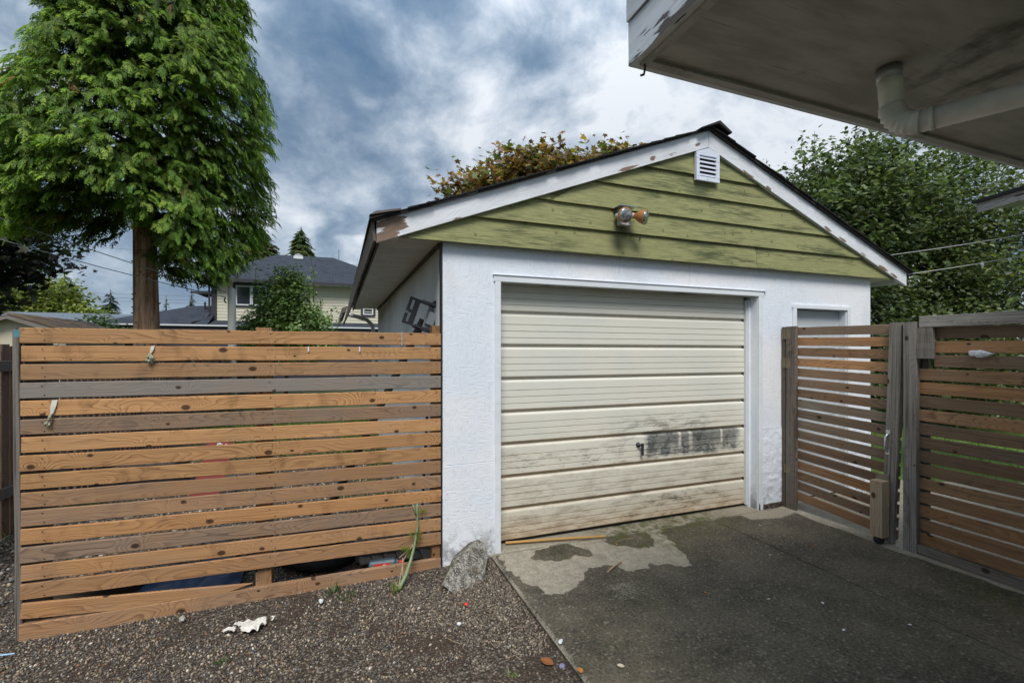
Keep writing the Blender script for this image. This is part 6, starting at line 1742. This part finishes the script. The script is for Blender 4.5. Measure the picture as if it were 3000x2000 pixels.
tag(o, 'torn dirty white plastic scrap lying on the gravel', 'litter')
def crumple(name, label, cat, loc, size, mat, seed, flat=0.5):
    bm = bmesh.new(); bmesh.ops.create_icosphere(bm, subdivisions=2, radius=1)
    for v in bm.verts:
        p = v.co.copy(); v.co = Vector((p.x * size[0], p.y * size[1], p.z * size[2])) * (1 + 0.35 * mn.noise(p * 2.2 + Vector((seed, 0, 0))))
    me = bpy.data.meshes.new(name); bm.to_mesh(me); bm.free(); me.materials.append(M[mat]); me.update()
    return tag(link(name, me, None, loc, (0, 0, seed)), label, cat)
def dry_leaf(name, label, loc, L, mat, rotz, curl=0.5):
    n = 9; mb = MB()
    for i in range(n):
        u = i / (n - 1); w_ = L * 0.34 * math.sin(math.pi * min(1, u * 0.96 + 0.03)) ** 0.8
        zc_ = curl * L * 0.35 * (u - 0.5) ** 2
        mb.v += [(L * (u - 0.5), -w_, zc_ + curl * w_ * 0.5), (L * (u - 0.5), 0, zc_), (L * (u - 0.5), w_, zc_ + curl * w_ * 0.6)]
    for i in range(n - 1):
        for k in range(2):
            mb.f.append([i * 3 + k, i * 3 + k + 1, i * 3 + k + 4, i * 3 + k + 3]); mb.mi.append(0)
    a = np.array(mb.v); me = bpy.data.meshes.new(name); me.from_pydata(mb.v, [], mb.f); me.materials.append(M[mat]); me.update()
    return tag(link(name, me, None, loc, (0.05, 0.08, rotz)), label, 'leaf')
crumple('bottle_cap', 'small red plastic cap on the gravel in front of the rock', 'cap', (0.745, 2.765, -0.025), (0.014, 0.014, 0.008), 'brightred', 1.0)
crumple('white_stone', 'white pebble sitting on the left edge of the driveway slab', 'stone', (1.106, 2.185, 0.006), (0.020, 0.011, 0.008), 'whitetrim', 0.9)
crumple('white_stone', 'small white stone on gravel left of the rock near the fence', 'stone', (-0.10, 3.13, -0.028), (0.018, 0.013, 0.012), 'whitetrim', 2.0)
crumple('white_stone', 'small white stone on the gravel below the red cap', 'stone', (0.655, 2.585, -0.028), (0.013, 0.011, 0.009), 'whitetrim', 3.0)
crumple('purple_scrap', 'purple-grey crumpled scrap beside the brown leaf at the slab edge', 'litter', (1.045, 2.045, -0.02), (0.016, 0.015, 0.010), 'purple', 4.0)
crumple('grey_stone', 'flat grey stone on gravel below the base board at left', 'stone', (-0.86, 3.22, -0.03), (0.030, 0.016, 0.012), 'pvcgrey', 5.0)
dry_leaf('fallen_leaf', 'long curled brown leaf on the gravel beside the slab edge', (0.985, 2.095, -0.018), 0.07, 'brownleaf', R(-48))
dry_leaf('fallen_leaf', 'orange-brown leaf at the slab edge near the bottom of the picture', (1.095, 1.955, 0.004), 0.045, 'orangeleaf', R(75))
dry_leaf('fallen_leaf', 'pale yellow leaf lying alone on the dark driveway', (1.298, 1.912, 0.004), 0.036, 'paleleaf', R(-30))
dry_leaf('fallen_leaf', 'tiny orange leaf on the round wet stain before the garage door', (2.085, 3.13, 0.003), 0.026, 'orangeleaf', R(60))
specks = [(2.51, 2.10, 'paleleaf'), (2.78, 1.95, 'whitetrim'), (3.02, 1.62, 'whitetrim'), (3.55, 2.55, 'orangeleaf'), (3.06, 2.55, 'paleleaf'), (2.62, 1.72, 'whitetrim'), (3.50, 3.02, 'paleleaf'), (2.2, 2.3, 'orangeleaf')]
places = ['on the dark driveway right of centre', 'just right of the control joint on the driveway', 'near the lower right corner of the driveway', 'near the gate wheel on the driveway', 'on the driveway left of the gate wheel', 'low on the driveway left of the joint', 'on the driveway before the right door jamb', 'on the driveway below the pale dry patch']
for (x, y, m_), pl_ in zip(specks, places):
    dry_leaf('leaf_fragment', 'tiny pale leaf fragment ' + pl_, (x, y, 0.004), 0.022, m_, random.uniform(0, 6))
st_ = MB().tube([(1.245, 3.425, 0.022), (1.65, 3.345, 0.024), (2.062, 3.262, 0.020)], [0.012, 0.012, 0.010], 4).build('timber_strip', M['yellowstick'])
tag(st_, 'long thin yellow timber strip lying along the garage door sill', 'stick')
tag(MB().tube([(1.758, 2.752, 0.006), (1.85, 2.805, 0.010), (1.938, 2.85, 0.007)], [0.006, 0.007, 0.005], 6).build('twig', M['newwood']), 'short pale twig lying on the dry patch of the driveway', 'twig')
tag(MB().tube([(2.10, 3.165, 0.005), (2.20, 3.185, 0.006), (2.28, 3.17, 0.005)], 0.002, 5).build('straw', M['newwood']), 'thin straw lying across the round wet stain', 'straw')
tag(MB().tube([(-1.99, 3.0, -0.03), (-1.80, 3.07, -0.02), (-1.66, 3.16, -0.025), (-1.58, 3.16, -0.03)], 0.004, 5).build('blue_string', M['bluestring']), 'light blue string on gravel below the left end of the slatted fence', 'string')
dry_leaf('broad_leaf', 'pale green broad leaf on the gravel at the left end of the fence', (-1.86, 3.28, 0.0), 0.22, 'stem', R(35), 0.4)
r = random.Random(5)
for i in range(16):
    x = r.uniform(-0.2, 1.0); y = r.uniform(1.95, 2.7); a = r.uniform(0, 6.28); L = r.uniform(0.05, 0.13)
    nm = ['left', 'middle', 'right'][min(2, int((x + 0.2) / 0.4))]
    o = MB().tube([(x, y, -0.028), (x + L * 0.5 * math.cos(a), y + L * 0.5 * math.sin(a), -0.016), (x + L * math.cos(a + 0.3), y + L * math.sin(a + 0.3), -0.026)], 0.0014, 4).build('dry_straw', M['newwood'])
    tag(o, 'thin dry straw scattered on the dirt and gravel beside the driveway', 'straw', 'dry straws on the gravel')

for o in bpy.data.objects:                      # every timber has a tone and a shade
    if o.type == 'MESH' and 'shade' not in o and o.data.materials and o.data.materials[0] in [M[k] for k in ('fence', 'gatewood', 'greywood', 'picket', 'newwood', 'oldwood', 'shake')]:
        o['tone'] = 0.15; o['shade'] = 1.0
